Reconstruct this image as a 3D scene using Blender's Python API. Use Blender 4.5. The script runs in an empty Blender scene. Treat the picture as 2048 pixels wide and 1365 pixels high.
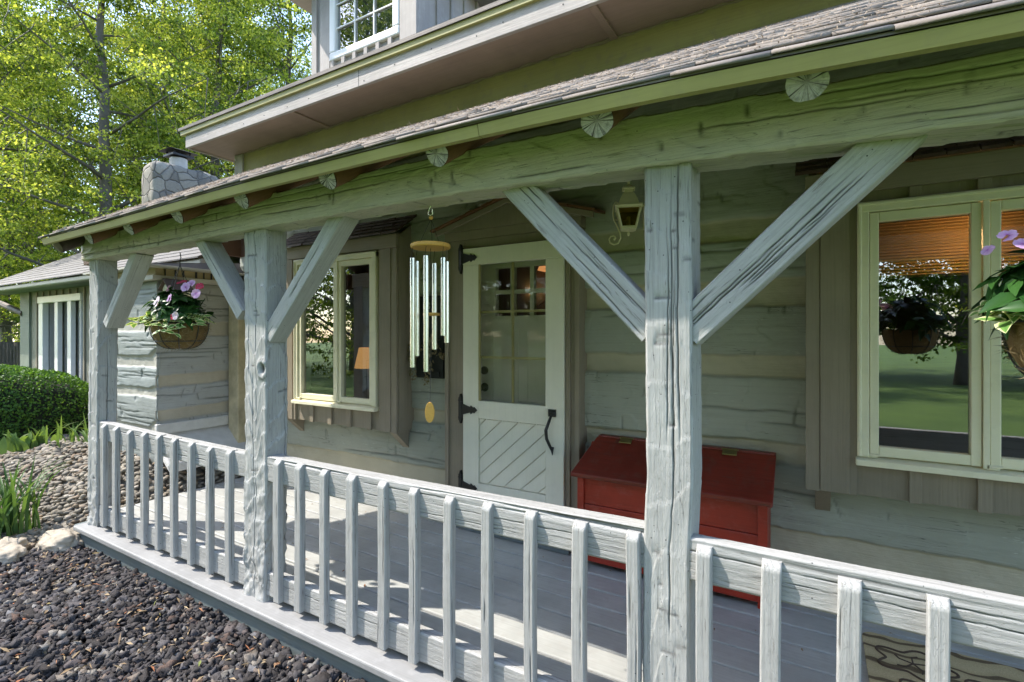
import bpy, math, random
import numpy as np
from mathutils import Vector, Matrix

# ------------------------------------------------------------------ camera, sky, sun, exposure
scene = bpy.context.scene
COL = scene.collection
H = 1.465                       # eye above the porch floor (floor is z = 0)
YAW = 0.5391
F_PX = 1013.5
HORIZON = 669.0
cam_d = bpy.data.cameras.new("camera")
cam = bpy.data.objects.new("camera", cam_d)
COL.objects.link(cam)
cam.location = (0, 0, H)
cam.rotation_euler = (math.radians(90), 0, YAW)
cam_d.sensor_width = 36
cam_d.lens = F_PX / 2048 * 36
cam_d.shift_y = -(682.5 - HORIZON) / 2048
cam_d.clip_start = 0.05
cam_d.clip_end = 600
scene.camera = cam

SUN_TO = Vector((-0.72, -0.37, 1.0)).normalized()
SUN_EL = math.asin(SUN_TO.z)
SUN_AZ = math.atan2(SUN_TO.x, SUN_TO.y)
world = bpy.data.worlds.new("World")
scene.world = world
world.use_nodes = True
wn = world.node_tree
sky = wn.nodes.new("ShaderNodeTexSky")
sky.sky_type = 'NISHITA'
sky.sun_disc = False
sky.sun_elevation = SUN_EL
sky.sun_rotation = SUN_AZ
sky.air_density = 1.0
sky.dust_density = 1.0
sky.ozone_density = 0.6
bg = wn.nodes["Background"]
bg.inputs[1].default_value = 0.15
wn.links.new(sky.outputs[0], bg.inputs[0])
sun_d = bpy.data.lights.new("sun", 'SUN')
sun_d.energy = 2.0
sun_d.angle = math.radians(0.6)
sun_d.color = (1.0, 0.94, 0.85)
sun = bpy.data.objects.new("sun", sun_d)
COL.objects.link(sun)
sun.rotation_euler = SUN_TO.to_track_quat('Z', 'Y').to_euler()
scene.view_settings.view_transform = 'Standard'
scene.view_settings.look = 'None'
scene.view_settings.gamma = 1
scene.view_settings.exposure = 2.05
scene.render.engine = 'CYCLES'
scene.cycles.max_bounces = 8
scene.cycles.diffuse_bounces = 5
scene.cycles.glossy_bounces = 4
scene.cycles.transparent_max_bounces = 12
scene.cycles.caustics_reflective = False
scene.cycles.caustics_refractive = False
scene.cycles.sample_clamp_indirect = 6
scene.cycles.use_denoising = True

# ------------------------------------------------------------------ measuring helpers (photo pixel -> point on a known plane)
CA, SA = math.cos(YAW), math.sin(YAW)
def ray(u, v):
    xc = (u - 1024) / F_PX
    return (xc * CA - SA, xc * SA + CA, -(v - HORIZON) / F_PX)
def onY(u, v, Y):
    d = ray(u, v); t = Y / d[1]
    return Vector((d[0] * t, Y, H + d[2] * t))
def onZ(u, v, z):
    d = ray(u, v); t = (z - H) / d[2]
    return Vector((d[0] * t, d[1] * t, z))
def xat(u, Y):
    return onY(u, 600, Y).x

# ------------------------------------------------------------------ numpy noise
def _hash(ix, iy, iz, seed):
    n = (ix.astype(np.int64) * 374761393 + iy.astype(np.int64) * 668265263 + iz.astype(np.int64) * 2147483647 + seed * 974711) & 0x7fffffff
    n = ((n ^ (n >> 13)) * 1274126177) & 0x7fffffff
    n = n ^ (n >> 16)
    return (n & 0xffff) / 65535.0
def vnoise(x, y, z, seed=0):
    x, y, z = np.broadcast_arrays(np.asarray(x, float), np.asarray(y, float), np.asarray(z, float))
    fx, fy, fz = np.floor(x), np.floor(y), np.floor(z)
    tx, ty, tz = x - fx, y - fy, z - fz
    tx, ty, tz = tx * tx * (3 - 2 * tx), ty * ty * (3 - 2 * ty), tz * tz * (3 - 2 * tz)
    r = 0
    for a in (0, 1):
        wa = tx if a else 1 - tx
        for b in (0, 1):
            wb = ty if b else 1 - ty
            for c in (0, 1):
                wc = tz if c else 1 - tz
                r = r + wa * wb * wc * _hash(fx + a, fy + b, fz + c, seed)
    return r * 2 - 1
def fbm(x, y, z, seed=0, octv=3):
    r, a = 0, 1.0
    for o in range(octv):
        r = r + a * vnoise(np.asarray(x) * 2 ** o, np.asarray(y) * 2 ** o, np.asarray(z) * 2 ** o, seed + o * 17)
        a *= 0.5
    return r

# ------------------------------------------------------------------ object helpers
def tag(o, label=None, cat=None, group=None, kind=None):
    if label: o["label"] = label
    if cat: o["category"] = cat
    if group: o["group"] = group
    if kind: o["kind"] = kind
    return o
def empty(name, loc, label, cat, group=None):
    o = bpy.data.objects.new(name, None)
    COL.objects.link(o); o.location = loc
    o.empty_display_size = 0.1
    return tag(o, label, cat, group)
def link(name, me, m, parent=None, smooth=False, bevel=0, loc=None, mw=None):
    if m is not None:
        for mm in (m if isinstance(m, (list, tuple)) else [m]):
            me.materials.append(mm)
    o = bpy.data.objects.new(name, me)
    COL.objects.link(o)
    if parent is not None:
        o.parent = parent; o.matrix_parent_inverse = wmat(parent).inverted()
    if mw is not None:
        o.matrix_basis = mw
    if loc is not None:
        o.location = loc
    if smooth:
        me.polygons.foreach_set("use_smooth", [True] * len(me.polygons))
    if bevel:
        b = o.modifiers.new("bevel", 'BEVEL'); b.width = bevel; b.segments = 2; b.limit_method = 'ANGLE'
    return o
def wmat(o):
    m = o.matrix_basis.copy()
    return wmat(o.parent) @ o.matrix_parent_inverse @ m if o.parent else m
def np_mesh(name, V, Fc, attrs=None, mat_idx=None):
    """V (n,3), Fc list of arrays of equal-size faces or one (m,k) array"""
    me = bpy.data.meshes.new(name)
    Fs = Fc if isinstance(Fc, list) else [Fc]
    Fs = [np.asarray(f, np.int32) for f in Fs if len(f)]
    nl = sum(f.size for f in Fs); nf = sum(len(f) for f in Fs)
    me.vertices.add(len(V)); me.vertices.foreach_set("co", np.asarray(V, np.float32).ravel())
    me.loops.add(nl); me.polygons.add(nf)
    me.loops.foreach_set("vertex_index", np.concatenate([f.ravel() for f in Fs]))
    sizes = np.concatenate([np.full(len(f), f.shape[1], np.int32) for f in Fs])
    starts = np.concatenate([[0], np.cumsum(sizes)[:-1]]).astype(np.int32)
    me.polygons.foreach_set("loop_start", starts)
    try: me.polygons.foreach_set("loop_total", sizes)
    except Exception: pass
    if mat_idx is not None: me.polygons.foreach_set("material_index", np.asarray(mat_idx, np.int32))
    for k, a in (attrs or {}).items():
        at = me.attributes.new(k, 'FLOAT', 'POINT')
        at.data.foreach_set("value", np.asarray(a, np.float32))
    me.update(calc_edges=True); me.validate()
    return me

class MB:
    """collects boxes, tubes and prisms; build() links them as one mesh object"""
    def __init__(s): s.v = []; s.f = []; s.mi = []; s.m = 0; s.parts = []
    def add(s, vs, fs):
        n = len(s.v); s.v += [tuple(p) for p in vs]; s.f += [tuple(i + n for i in f) for f in fs]; s.mi += [s.m] * len(fs); s.parts.append((n, len(s.v), len(s.f) - len(fs), len(s.f)))
    def box(s, x0, x1, y0, y1, z0, z1):
        x0, x1 = min(x0, x1), max(x0, x1); y0, y1 = min(y0, y1), max(y0, y1); z0, z1 = min(z0, z1), max(z0, z1)
        s.add([(x0, y0, z0), (x1, y0, z0), (x1, y1, z0), (x0, y1, z0), (x0, y0, z1), (x1, y0, z1), (x1, y1, z1), (x0, y1, z1)],
              [(0, 3, 2, 1), (4, 5, 6, 7), (0, 1, 5, 4), (1, 2, 6, 5), (2, 3, 7, 6), (3, 0, 4, 7)])
        return s
    def hexa(s, p):   # eight corners, bottom ring then top ring
        s.add(p, [(0, 3, 2, 1), (4, 5, 6, 7), (0, 1, 5, 4), (1, 2, 6, 5), (2, 3, 7, 6), (3, 0, 4, 7)]); return s
    def prism(s, poly, d):   # polygon (3-D points) pushed along vector d
        n = len(poly); d = Vector(d); p = [Vector(q) for q in poly]
        s.add(p + [q + d for q in p], [tuple(range(n))[::-1], tuple(range(n, 2 * n))] + [(i, (i + 1) % n, n + (i + 1) % n, n + i) for i in range(n)])
        return s
    def tube(s, pts, r, n=8, cap=True):
        pts = [Vector(p) for p in pts]; rr = r if isinstance(r, (list, tuple)) else [r] * len(pts)
        rings = []; up = None
        for i, p in enumerate(pts):
            t = (pts[min(i + 1, len(pts) - 1)] - pts[max(i - 1, 0)]).normalized()
            if up is None:
                up = t.orthogonal().normalized()
            a = (up - t * up.dot(t)).normalized(); up = a; b = t.cross(a)
            rings.append([p + (a * math.cos(2 * math.pi * k / n) + b * math.sin(2 * math.pi * k / n)) * rr[i] for k in range(n)])
        vs = [q for R in rings for q in R]; fs = []
        for i in range(len(pts) - 1):
            for k in range(n):
                fs.append((i * n + k, i * n + (k + 1) % n, (i + 1) * n + (k + 1) % n, (i + 1) * n + k))
        if cap: fs += [tuple(range(n))[::-1], tuple((len(pts) - 1) * n + k for k in range(n))]
        s.add(vs, fs); return s
    def lathe(s, c, prof, n=24, axis=None):  # prof: (r, z) rows; around z through c
        c = Vector(c); vs = []; fs = []
        for r, z in prof:
            for k in range(n):
                a = 2 * math.pi * k / n; vs.append(c + Vector((r * math.cos(a), r * math.sin(a), z)))
        for i in range(len(prof) - 1):
            for k in range(n): fs.append((i * n + k, i * n + (k + 1) % n, (i + 1) * n + (k + 1) % n, (i + 1) * n + k))
        if prof[0][0] > 1e-4: fs.append(tuple(range(n))[::-1])
        if prof[-1][0] > 1e-4: fs.append(tuple((len(prof) - 1) * n + k for k in range(n)))
        s.add(vs, fs); return s
    def build_each(s, name, m, parent=None, bevel=0):
        for k0, k1, f0, f1 in s.parts:
            q = MB(); q.v = s.v[k0:k1]; q.f = [tuple(i - k0 for i in f) for f in s.f[f0:f1]]; q.mi = [0] * len(q.f); o = q.build(name, m, parent, False, bevel)
        return o
    def build(s, name, m, parent=None, smooth=False, bevel=0, loc=None):
        me = bpy.data.meshes.new(name)
        me.from_pydata(s.v, [], s.f); me.update()
        if len(set(s.mi)) > 1: me.polygons.foreach_set("material_index", s.mi)
        o = link(name, me, m, parent, smooth, bevel)
        if loc is not None: o.location = loc
        return o

# ------------------------------------------------------------------ materials
def nt(name):
    m = bpy.data.materials.new(name); m.use_nodes = True
    t = m.node_tree; b = t.nodes["Principled BSDF"]
    return m, t, b
def N(t, typ, **kw):
    n = t.nodes.new(typ)
    for k, v in kw.items():
        if k.startswith("i_"):
            n.inputs[int(k[2:])].default_value = v
        else: setattr(n, k, v)
    return n
def ramp(t, src, stops):
    r = N(t, "ShaderNodeValToRGB"); e = r.color_ramp.elements
    while len(e) < len(stops): e.new(0.5)
    for el, (p, c) in zip(e, stops):
        el.position = p; el.color = (*c, 1) if len(c) == 3 else c
    t.links.new(src, r.inputs[0]); return r
def noise(t, vec, scale, detail=4, rough=0.6):
    n = N(t, "ShaderNodeTexNoise"); n.inputs["Scale"].default_value = scale
    n.inputs["Detail"].default_value = detail; n.inputs["Roughness"].default_value = rough
    if vec is not None: t.links.new(vec, n.inputs["Vector"])
    return n
def mapping(t, scale=(1, 1, 1), coord="Object"):
    tc = N(t, "ShaderNodeTexCoord"); mp = N(t, "ShaderNodeMapping"); mp.inputs["Scale"].default_value = scale
    t.links.new(tc.outputs[coord], mp.inputs["Vector"]); return mp.outputs[0]
def mixc(t, fac, a, b, mode='MIX'):
    n = N(t, "ShaderNodeMix", data_type='RGBA', blend_type=mode)
    for s, x in ((0, fac), (6, a), (7, b)):
        if isinstance(x, (int, float)): n.inputs[s].default_value = x
        elif isinstance(x, tuple): n.inputs[s].default_value = (*x, 1)
        else: t.links.new(x, n.inputs[s])
    return n.outputs[2]
def bump(t, b, h, strength=0.4, dist=0.01, prev=None):
    n = N(t, "ShaderNodeBump"); n.inputs["Strength"].default_value = strength; n.inputs["Distance"].default_value = dist
    t.links.new(h, n.inputs["Height"])
    if prev is not None: t.links.new(prev, n.inputs["Normal"])
    t.links.new(n.outputs[0], b.inputs["Normal"]); return n.outputs[0]
def sc(c, k): return tuple(min(1, x * k) for x in c)
AX = {'x': (1.1, 50, 50), 'y': (50, 1.1, 50), 'z': (50, 50, 1.1), 'n': (9, 9, 9)}

def wood(name, col, axis='x', var=0.14, rough=0.62, grain=0.35, peel=0.0, under=(0.16, 0.14, 0.11), checks=0.0, crack=False, stain=0.12, gd=0.004, gc=0.35, holes=0.0, flake=0.0):
    """painted or bare wood; grain along an axis of the object's own mesh"""
    m, t, b = nt(name)
    v = mapping(t, AX[axis]); vo = mapping(t)
    g = noise(t, v, 2.2, 5, 0.65); big = noise(t, vo, 2.3, 4, 0.6); mid = noise(t, vo, 17, 4, 0.6)
    r = ramp(t, big.outputs[0], [(0.3, sc(col, 1 - var)), (0.5, col), (0.72, sc(col, 1 + var))])
    c = mixc(t, mixfac(t, g.outputs[0], 0.45, 0.72, gc), r.outputs[0], sc(col, 0.6))
    c = mixc(t, mixfac(t, mid.outputs[0], 0.52, 0.8, stain * 2), c, sc(under, 1.3))
    if peel:
        pn = noise(t, mapping(t, tuple(x * 0.5 if x > 5 else x * 2.2 for x in AX[axis])), 2.6, 6, 0.7)
        c = mixc(t, mixfac(t, pn.outputs[0], 0.70 - peel * 0.16, 0.74 - peel * 0.16, 0.85), c, under)
    hgt = g.outputs[0]
    if holes:    # worm holes and nail specks
        vh = N(t, "ShaderNodeTexVoronoi"); vh.inputs["Scale"].default_value = 48; t.links.new(vo, vh.inputs["Vector"])
        sp = N(t, "ShaderNodeSeparateColor"); t.links.new(vh.outputs["Color"], sp.inputs[0])
        clus = N(t, "ShaderNodeMath", operation='MULTIPLY'); t.links.new(mixfac(t, vh.outputs["Distance"], 0.13, 0.08, 1), clus.inputs[0]); t.links.new(mixfac(t, sp.outputs[0], 1 - holes, 1.01 - holes, 1), clus.inputs[1])
        c = mixc(t, clus.outputs[0], c, sc(col, 0.12))
    if checks:   # long fine drying checks
        w = noise(t, mapping(t, tuple(x * 0.55 if x > 5 else x * 0.35 for x in AX[axis])), 1.35, 2, 0.5)
        ck = N(t, "ShaderNodeMath", operation='SUBTRACT'); t.links.new(w.outputs[0], ck.inputs[0]); ck.inputs[1].default_value = 0.5
        ab = N(t, "ShaderNodeMath", operation='ABSOLUTE'); t.links.new(ck.outputs[0], ab.inputs[0])
        f = mixfac(t, ab.outputs[0], 0.007, 0.0, checks)
        c = mixc(t, f, c, sc(col, 0.22))
        sub = N(t, "ShaderNodeMath", operation='SUBTRACT'); t.links.new(hgt, sub.inputs[0]); t.links.new(f, sub.inputs[1]); hgt = sub.outputs[0]
    if crack:
        at = N(t, "ShaderNodeAttribute", attribute_name="crack")
        c = mixc(t, at.outputs["Fac"], c, (0.035, 0.032, 0.028))
    t.links.new(c, b.inputs["Base Color"])
    b.inputs["Roughness"].default_value = rough
    n1 = bump(t, b, hgt, grain, gd)
    if flake:    # crisp edged paint flakes
        fk = noise(t, mapping(t, tuple(x * 1.3 if x > 5 else x * 14 for x in AX[axis])), 1.7, 4, 0.55)
        fh = mixfac(t, fk.outputs[0], 0.50, 0.515, 1)
        n1 = bump(t, b, fh, flake, 0.0022, n1)
    bump(t, b, mid.outputs[0], grain * 0.3, 0.003, n1)
    return m
def mixfac(t, src, lo, hi, top):
    n = N(t, "ShaderNodeMapRange"); n.clamp = True
    t.links.new(src, n.inputs[0])
    n.inputs[1].default_value = lo; n.inputs[2].default_value = hi; n.inputs[3].default_value = 0; n.inputs[4].default_value = top
    if lo > hi:
        n.inputs[1].default_value = hi; n.inputs[2].default_value = lo; n.inputs[3].default_value = top; n.inputs[4].default_value = 0
    return n.outputs[0]
def plain(name, col, rough=0.5, metal=0.0, var=0.1, scale=12, bmp=0.0, spec=0.5):
    m, t, b = nt(name); v = mapping(t)
    n = noise(t, v, scale, 4, 0.6)
    r = ramp(t, n.outputs[0], [(0.3, sc(col, 1 - var)), (0.7, sc(col, 1 + var))])
    t.links.new(r.outputs[0], b.inputs["Base Color"]); b.inputs["Roughness"].default_value = rough
    b.inputs["Metallic"].default_value = metal; b.inputs["Specular IOR Level"].default_value = spec
    if bmp: bump(t, b, n.outputs[0], bmp, 0.01)
    return m
def toned(name, stops, rough=0.8, bscale=60, bmp=0.4, bd=0.004, spec=0.3, attr="tone"):
    """colour picked per piece by a random attribute"""
    m, t, b = nt(name); a = N(t, "ShaderNodeAttribute", attribute_name=attr)
    r = ramp(t, a.outputs["Fac"], stops)
    n = noise(t, mapping(t), bscale, 4, 0.6)
    c = mixc(t, mixfac(t, n.outputs[0], 0.35, 0.75, 0.45), r.outputs[0], tuple(x * 0.6 for x in stops[0][1]))
    t.links.new(c, b.inputs["Base Color"]); b.inputs["Roughness"].default_value = rough
    b.inputs["Specular IOR Level"].default_value = spec
    if bmp: bump(t, b, n.outputs[0], bmp, bd)
    return m
def leafmat(name, stops, trans=0.45, rough=0.5, tscale=1.5):
    m, t, b = nt(name); a = N(t, "ShaderNodeAttribute", attribute_name="tone")
    r = ramp(t, a.outputs["Fac"], stops)
    t.links.new(r.outputs[0], b.inputs["Base Color"]); b.inputs["Roughness"].default_value = rough
    b.inputs["Specular IOR Level"].default_value = 0.25
    tr = N(t, "ShaderNodeBsdfTranslucent")
    c2 = mixc(t, 1.0, r.outputs[0], (tscale, tscale * 0.95, tscale * 0.45), 'MULTIPLY'); t.links.new(c2, tr.inputs[0])
    mx = N(t, "ShaderNodeMixShader"); mx.inputs[0].default_value = trans
    t.links.new(b.outputs[0], mx.inputs[1]); t.links.new(tr.outputs[0], mx.inputs[2])
    t.links.new(mx.outputs[0], t.nodes["Material Output"].inputs[0])
    return m
def glassmat(name, base=0.30, tint=(0.8, 0.84, 0.8)):
    m, t, b = nt(name); t.nodes.remove(b)
    gl = N(t, "ShaderNodeBsdfGlossy"); gl.inputs["Roughness"].default_value = 0.004
    tr = N(t, "ShaderNodeBsdfTransparent"); tr.inputs[0].default_value = (*tint, 1)
    fr = N(t, "ShaderNodeFresnel"); fr.inputs[0].default_value = 1.5
    ad = N(t, "ShaderNodeMath", operation='ADD', use_clamp=True); t.links.new(fr.outputs[0], ad.inputs[0]); ad.inputs[1].default_value = base
    n = noise(t, mapping(t), 1.4, 2, 0.4); bp = N(t, "ShaderNodeBump"); bp.inputs["Strength"].default_value = 0.04; bp.inputs["Distance"].default_value = 0.02
    t.links.new(n.outputs[0], bp.inputs["Height"]); t.links.new(bp.outputs[0], gl.inputs["Normal"])
    mx = N(t, "ShaderNodeMixShader"); ge = N(t, "ShaderNodeNewGeometry"); iv = N(t, "ShaderNodeMath", operation='SUBTRACT'); iv.inputs[0].default_value = 1; t.links.new(ge.outputs["Backfacing"], iv.inputs[1]); ml = N(t, "ShaderNodeMath", operation='MULTIPLY'); t.links.new(ad.outputs[0], ml.inputs[0]); t.links.new(iv.outputs[0], ml.inputs[1]); t.links.new(ml.outputs[0], mx.inputs[0]); t.links.new(tr.outputs[0], mx.inputs[1]); t.links.new(gl.outputs[0], mx.inputs[2])
    t.links.new(mx.outputs[0], t.nodes["Material Output"].inputs[0])
    return m
def glow(name, col, s):
    m, t, b = nt(name); b.inputs["Base Color"].default_value = (*col, 1)
    b.inputs["Emission Color"].default_value = (*col, 1); b.inputs["Emission Strength"].default_value = s
    return m

PALE = (0.41, 0.412, 0.40)          # pale blue grey porch paint
M = {}
M['post'] = wood('weathered pale grey paint', PALE, 'x', grain=0.45, peel=0.45, under=(0.22, 0.21, 0.19), checks=0.6, crack=True, stain=0.12, gc=.6, holes=.3, flake=.6)
M['beam'] = wood('sage green beam paint', (0.55, 0.52, 0.44), 'x', grain=0.45, peel=0.1, under=(0.24, 0.24, 0.18), checks=0.6, crack=True, gc=.6, holes=.12, flake=.5)
M['rail'] = wood('flaking pale grey paint', (0.375, 0.375, 0.365), 'x', grain=0.4, peel=0.45, under=(0.20, 0.19, 0.17), checks=0.6, crack=True, gc=.6, holes=.1, flake=.6)
M['edge'] = wood('grey deck edge paint', (0.26, 0.26, 0.257), 'x', grain=0.15, peel=0.1, under=(0.4, 0.4, 0.4))
M['floor'] = wood('blue grey deck paint', (0.40, 0.405, 0.385), 'x', var=.22, grain=0.25, rough=0.42, peel=0.35, under=(0.26, 0.24, 0.22), stain=.3, gc=.4)
M['skirt'] = wood('dark green grey skirt paint', (0.15, 0.18, 0.18), 'x')
M['fascia'] = wood('olive trim paint', (0.36, 0.33, 0.12), 'x', var=0.1, grain=0.06, stain=0.15, rough=0.5)
M['taupe_x'] = wood('taupe paint along', (0.28, 0.235, 0.175), 'x', grain=0.4)
M['taupe_z'] = wood('taupe paint upright', (0.28, 0.235, 0.175), 'z', grain=0.5, gd=0.005)
M['pinkish'] = wood('dusty taupe fascia paint', (0.40, 0.36, 0.33), 'x', grain=0.5, peel=0.35, under=(0.5, 0.49, 0.46), checks=0.4)
M['soffit'] = wood('brown soffit paint', (0.33, 0.245, 0.19), 'x', grain=0.08)
M['frieze'] = wood('olive frieze paint', (0.30, 0.28, 0.11), 'x', grain=0.12, stain=0.3)
M['cream'] = wood('cream window paint', (0.84, 0.80, 0.60), 'x', var=0.05, grain=0.05, stain=0.06, rough=0.45, gc=.05)
M['white'] = plain('white vinyl', (0.8, 0.8, 0.8), 0.4, var=0.03)
M['door'] = wood('pale cream door paint', (0.84, 0.81, 0.69), 'z', var=0.04, grain=0.05, stain=0.03, rough=0.45, gc=.10)
M['innerdoor'] = plain('grey inner door paint', (0.62, 0.61, 0.53), 0.5, var=0.04)
M['muntin'] = plain('gold muntin', (0.38, 0.33, 0.15), 0.4)
M['iron'] = plain('black iron', (0.012, 0.012, 0.013), 0.45, bmp=0.2, scale=60)
M['brass'] = plain('dull brass', (0.26, 0.21, 0.09), 0.4, 0.8)
M['log'] = wood('bare log', (0.22, 0.11, 0.045), 'x', var=0.35, grain=0.5, under=(0.05, 0.03, 0.02), stain=0.3)
M['deckwood'] = wood('dark roof boards', (0.10, 0.07, 0.05), 'x', var=0.3)
M['brown'] = wood('brown stained boards', (0.12, 0.06, 0.03), 'z', var=0.3)
M['strip'] = wood('raw pine strip', (0.42, 0.33, 0.18), 'x', var=0.2)
M['bayroof'] = wood('dark brown shakes', (0.075, 0.04, 0.026), 'y', var=0.4, grain=0.6)
M['rust'] = wood('rusty brown edge', (0.20, 0.085, 0.03), 'x', var=0.4, grain=0.6)
M['red'] = wood('dark red box paint', (0.34, 0.030, 0.013), 'x', var=0.3, rough=0.38, grain=0.25, stain=0.2, under=(0.30, 0.09, 0.07), peel=.3, gc=.5)
M['redlid'] = wood('worn red lid paint', (0.19, 0.026, 0.014), 'x', var=0.35, rough=0.36, grain=0.3, stain=0.35, under=(0.11, 0.05, 0.035), checks=0.4, peel=.5, gc=.6)
M['glass'] = glassmat('window glass')
M['thinglass'] = glassmat('storm glass', 0.0, (0.95, 0.95, 0.93))
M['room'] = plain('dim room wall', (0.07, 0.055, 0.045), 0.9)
M['chime'] = plain('brushed aluminium', (0.78, 0.78, 0.72), 0.27, 1.0, var=0.04)
M['honey'] = wood('honey wood', (0.62, 0.34, 0.07), 'x', var=0.12, grain=0.1)
M['cord'] = plain('dark cord', (0.03, 0.03, 0.03), 0.9)
M['ivory'] = plain('ivory enamel', (0.72, 0.66, 0.45), 0.45, var=0.08)
M['amber'] = glassmat('smoky lantern glass', 0.06, (0.45, 0.38, 0.16))
M['slate'] = plain('black slate', (0.012, 0.014, 0.014), 0.7)
M['rawwhite'] = plain('white paint', (0.75, 0.75, 0.72), 0.5)
M['dried'] = toned('dried leaves', [(0, (0.22, 0.17, 0.09)), (0.6, (0.34, 0.27, 0.16)), (1, (0.16, 0.15, 0.07))], bmp=0)
M['ledge'] = plain('whitewashed stone', (0.58, 0.57, 0.55), 0.8, var=0.12, scale=9, bmp=0.5)
M['metal'] = plain('grey gutter paint', (0.22, 0.23, 0.19), 0.45)

# ------------------------------------------------------------------ hewn timber
def timber(L, wy, hz, dl=0.01, dc=0.005, seed=0, hew=0.004, fine=0.001, cracks=3, cw=0.003, cd=0.008, ticks=0, bev=0.007, lump=None, bow=None, wane=0.0, faces=(0, 1, 2, 3), knots=(), adze=None, rot=0.0):
    """squared timber along local x from 0 to L; face ids 0:+y 1:+z 2:-y 3:-z; returns mesh"""
    rg = random.Random(seed)
    pts = []
    def side(n0, n1, fixed, fid):
        pass
    hy, hh = wy / 2, hz / 2
    def line(a, b, nrm, fid):
        n = max(2, int(round((Vector(b) - Vector(a)).length / dc)))
        for i in range(n):
            k = i / n; y = a[0] + (b[0] - a[0]) * k; z = a[1] + (b[1] - a[1]) * k
            s = (y if fid in (1, 3) else z)
            pts.append((y, z, nrm[0], nrm[1], fid, s))
    line((hy, -hh + bev), (hy, hh - bev), (1, 0), 0); 
    line((hy, hh - bev), (hy - bev, hh), (.7, .7), 0)
    line((hy - bev, hh), (-hy + bev, hh), (0, 1), 1); line((-hy + bev, hh), (-hy, hh - bev), (-.7, .7), 1)
    line((-hy, hh - bev), (-hy, -hh + bev), (-1, 0), 2); line((-hy, -hh + bev), (-hy + bev, -hh), (-.7, -.7), 2)
    line((-hy + bev, -hh), (hy - bev, -hh), (0, -1), 3); line((hy - bev, -hh), (hy, -hh + bev), (.7, -.7), 3)
    P = np.array(pts); nc = len(P)
    nx = max(2, int(round(L / dl)) + 1); x = np.linspace(0, L, nx)
    Xg = np.repeat(x[:, None], nc, 1); y = np.repeat(P[None, :, 0], nx, 0); z = np.repeat(P[None, :, 1], nx, 0)
    ny = np.repeat(P[None, :, 2], nx, 0); nz = np.repeat(P[None, :, 3], nx, 0); fid = P[None, :, 4]; s = np.repeat(P[None, :, 5], nx, 0)
    sd = seed * 31
    d = hew * fbm(Xg * 4.5, y * 9, z * 9, sd, 3)
    # hewing scallops: one slow facet per face with a step at each stroke
    for f in range(4):
        ph = Xg / (0.13 + 0.05 * rg.random()) + 0.8 * vnoise(Xg * 2, s * 14, f, sd + 5)
        fr = ph - np.floor(ph)
        d = d + (fid == f) * (adze if adze is not None else hew * .55) * (fr ** 2 - 0.4)
    d = d + fine * fbm(Xg * 3, y * 110, z * 110, sd + 9, 2)
    crk = np.zeros_like(d)
    for k in range(cracks):
        f = rg.choice(faces); half = (hz if f in (0, 2) else wy) / 2
        s0 = rg.uniform(-0.7, 0.7) * half; a = rg.uniform(-0.1, 0.75) * L; ln = rg.uniform(0.12, 0.6) * min(L, 2.5); b_ = a + ln
        path = s0 + half * 0.11 * fbm(x * 1.8, k * 7.1, 0.3, sd + k, 3) + 0.0016 * vnoise(x * 26, k, 1.2, sd)
        env = np.clip((x - a) / (0.15 * ln), 0, 1) * np.clip((b_ - x) / (0.3 * ln), 0, 1)
        w = cw * rg.uniform(0.6, 1.5)
        g = np.exp(-((s - path[:, None]) / w) ** 2) * env[:, None] * (fid == f)
        d = d - cd * rg.uniform(0.5, 1.2) * g; crk = np.maximum(crk, g * 0.9)
    for k in range(ticks):
        f = rg.choice(faces); half = (hz if f in (0, 2) else wy) / 2
        xt = rg.uniform(0.03, 0.97) * L; a = rg.uniform(-1, 0.6) * half; b_ = a + rg.uniform(0.3, 1.1) * half; tl = rg.uniform(-0.25, 0.25)
        xx = Xg - xt - tl * s
        g = np.clip((s - a) / 0.01, 0, 1) * np.clip((b_ - s) / 0.01, 0, 1) * (fid == f)
        dep = rg.uniform(0.002, 0.007)
        cut = np.where(xx > 0, np.exp(-np.clip(xx, 0, 9) / 0.014), np.exp(-(xx / 0.003) ** 2))
        d = d - dep * g * cut; crk = np.maximum(crk, 0.75 * g * np.exp(-(xx / 0.005) ** 2))
    for (f, xk, sk, rk) in knots:
        rr = np.sqrt(((Xg - xk) / 1.25) ** 2 + (s - sk) ** 2); on = (fid == f)
        d = d + on * (.010 * np.exp(-((rr - rk * 1.5) / (rk * .6)) ** 2) - .022 * np.exp(-(rr / (rk * .7)) ** 2)); crk = np.maximum(crk, on * (np.exp(-(rr / (rk * .75)) ** 4) + .5 * np.exp(-((rr - rk * 1.9) / .0022) ** 2)))
    if rot:     # rotted, splintered upper arris on the front face
        rz = np.clip(fbm(Xg * 2.2, s * 70, 0.4, sd + 77, 3) * .9 + .15, 0, 1) * np.clip((s - .028) / .022, 0, 1) * (fid == 2) * np.clip(Xg / .3, 0, 1)
        d = d - rot * rz; crk = np.maximum(crk, .55 * np.clip(rz * 2 - .5, 0, 1))
    if lump is not None:
        d = d + lump(Xg) * fbm(Xg * 14, y * 16, z * 16, sd + 3, 3)
    y = y + ny * d; z = z + nz * d
    if bow is not None:
        by, bz = bow(x); y = y + np.asarray(by)[:, None] * np.ones_like(y); z = z + np.asarray(bz)[:, None] * np.ones_like(z)
    V = np.stack([Xg, y, z], -1).reshape(-1, 3)
    i = np.arange(nx - 1)[:, None] * nc; j = np.arange(nc)[None, :]; j2 = (j + 1) % nc
    Fq = np.stack([i + j, i + j2, i + nc + j2, i + nc + j], -1).reshape(-1, 4)
    n0 = len(V)
    e0 = V[:nc].copy(); e1 = V[-nc:].copy(); c0 = e0.mean(0); c1 = e1.mean(0)
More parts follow.
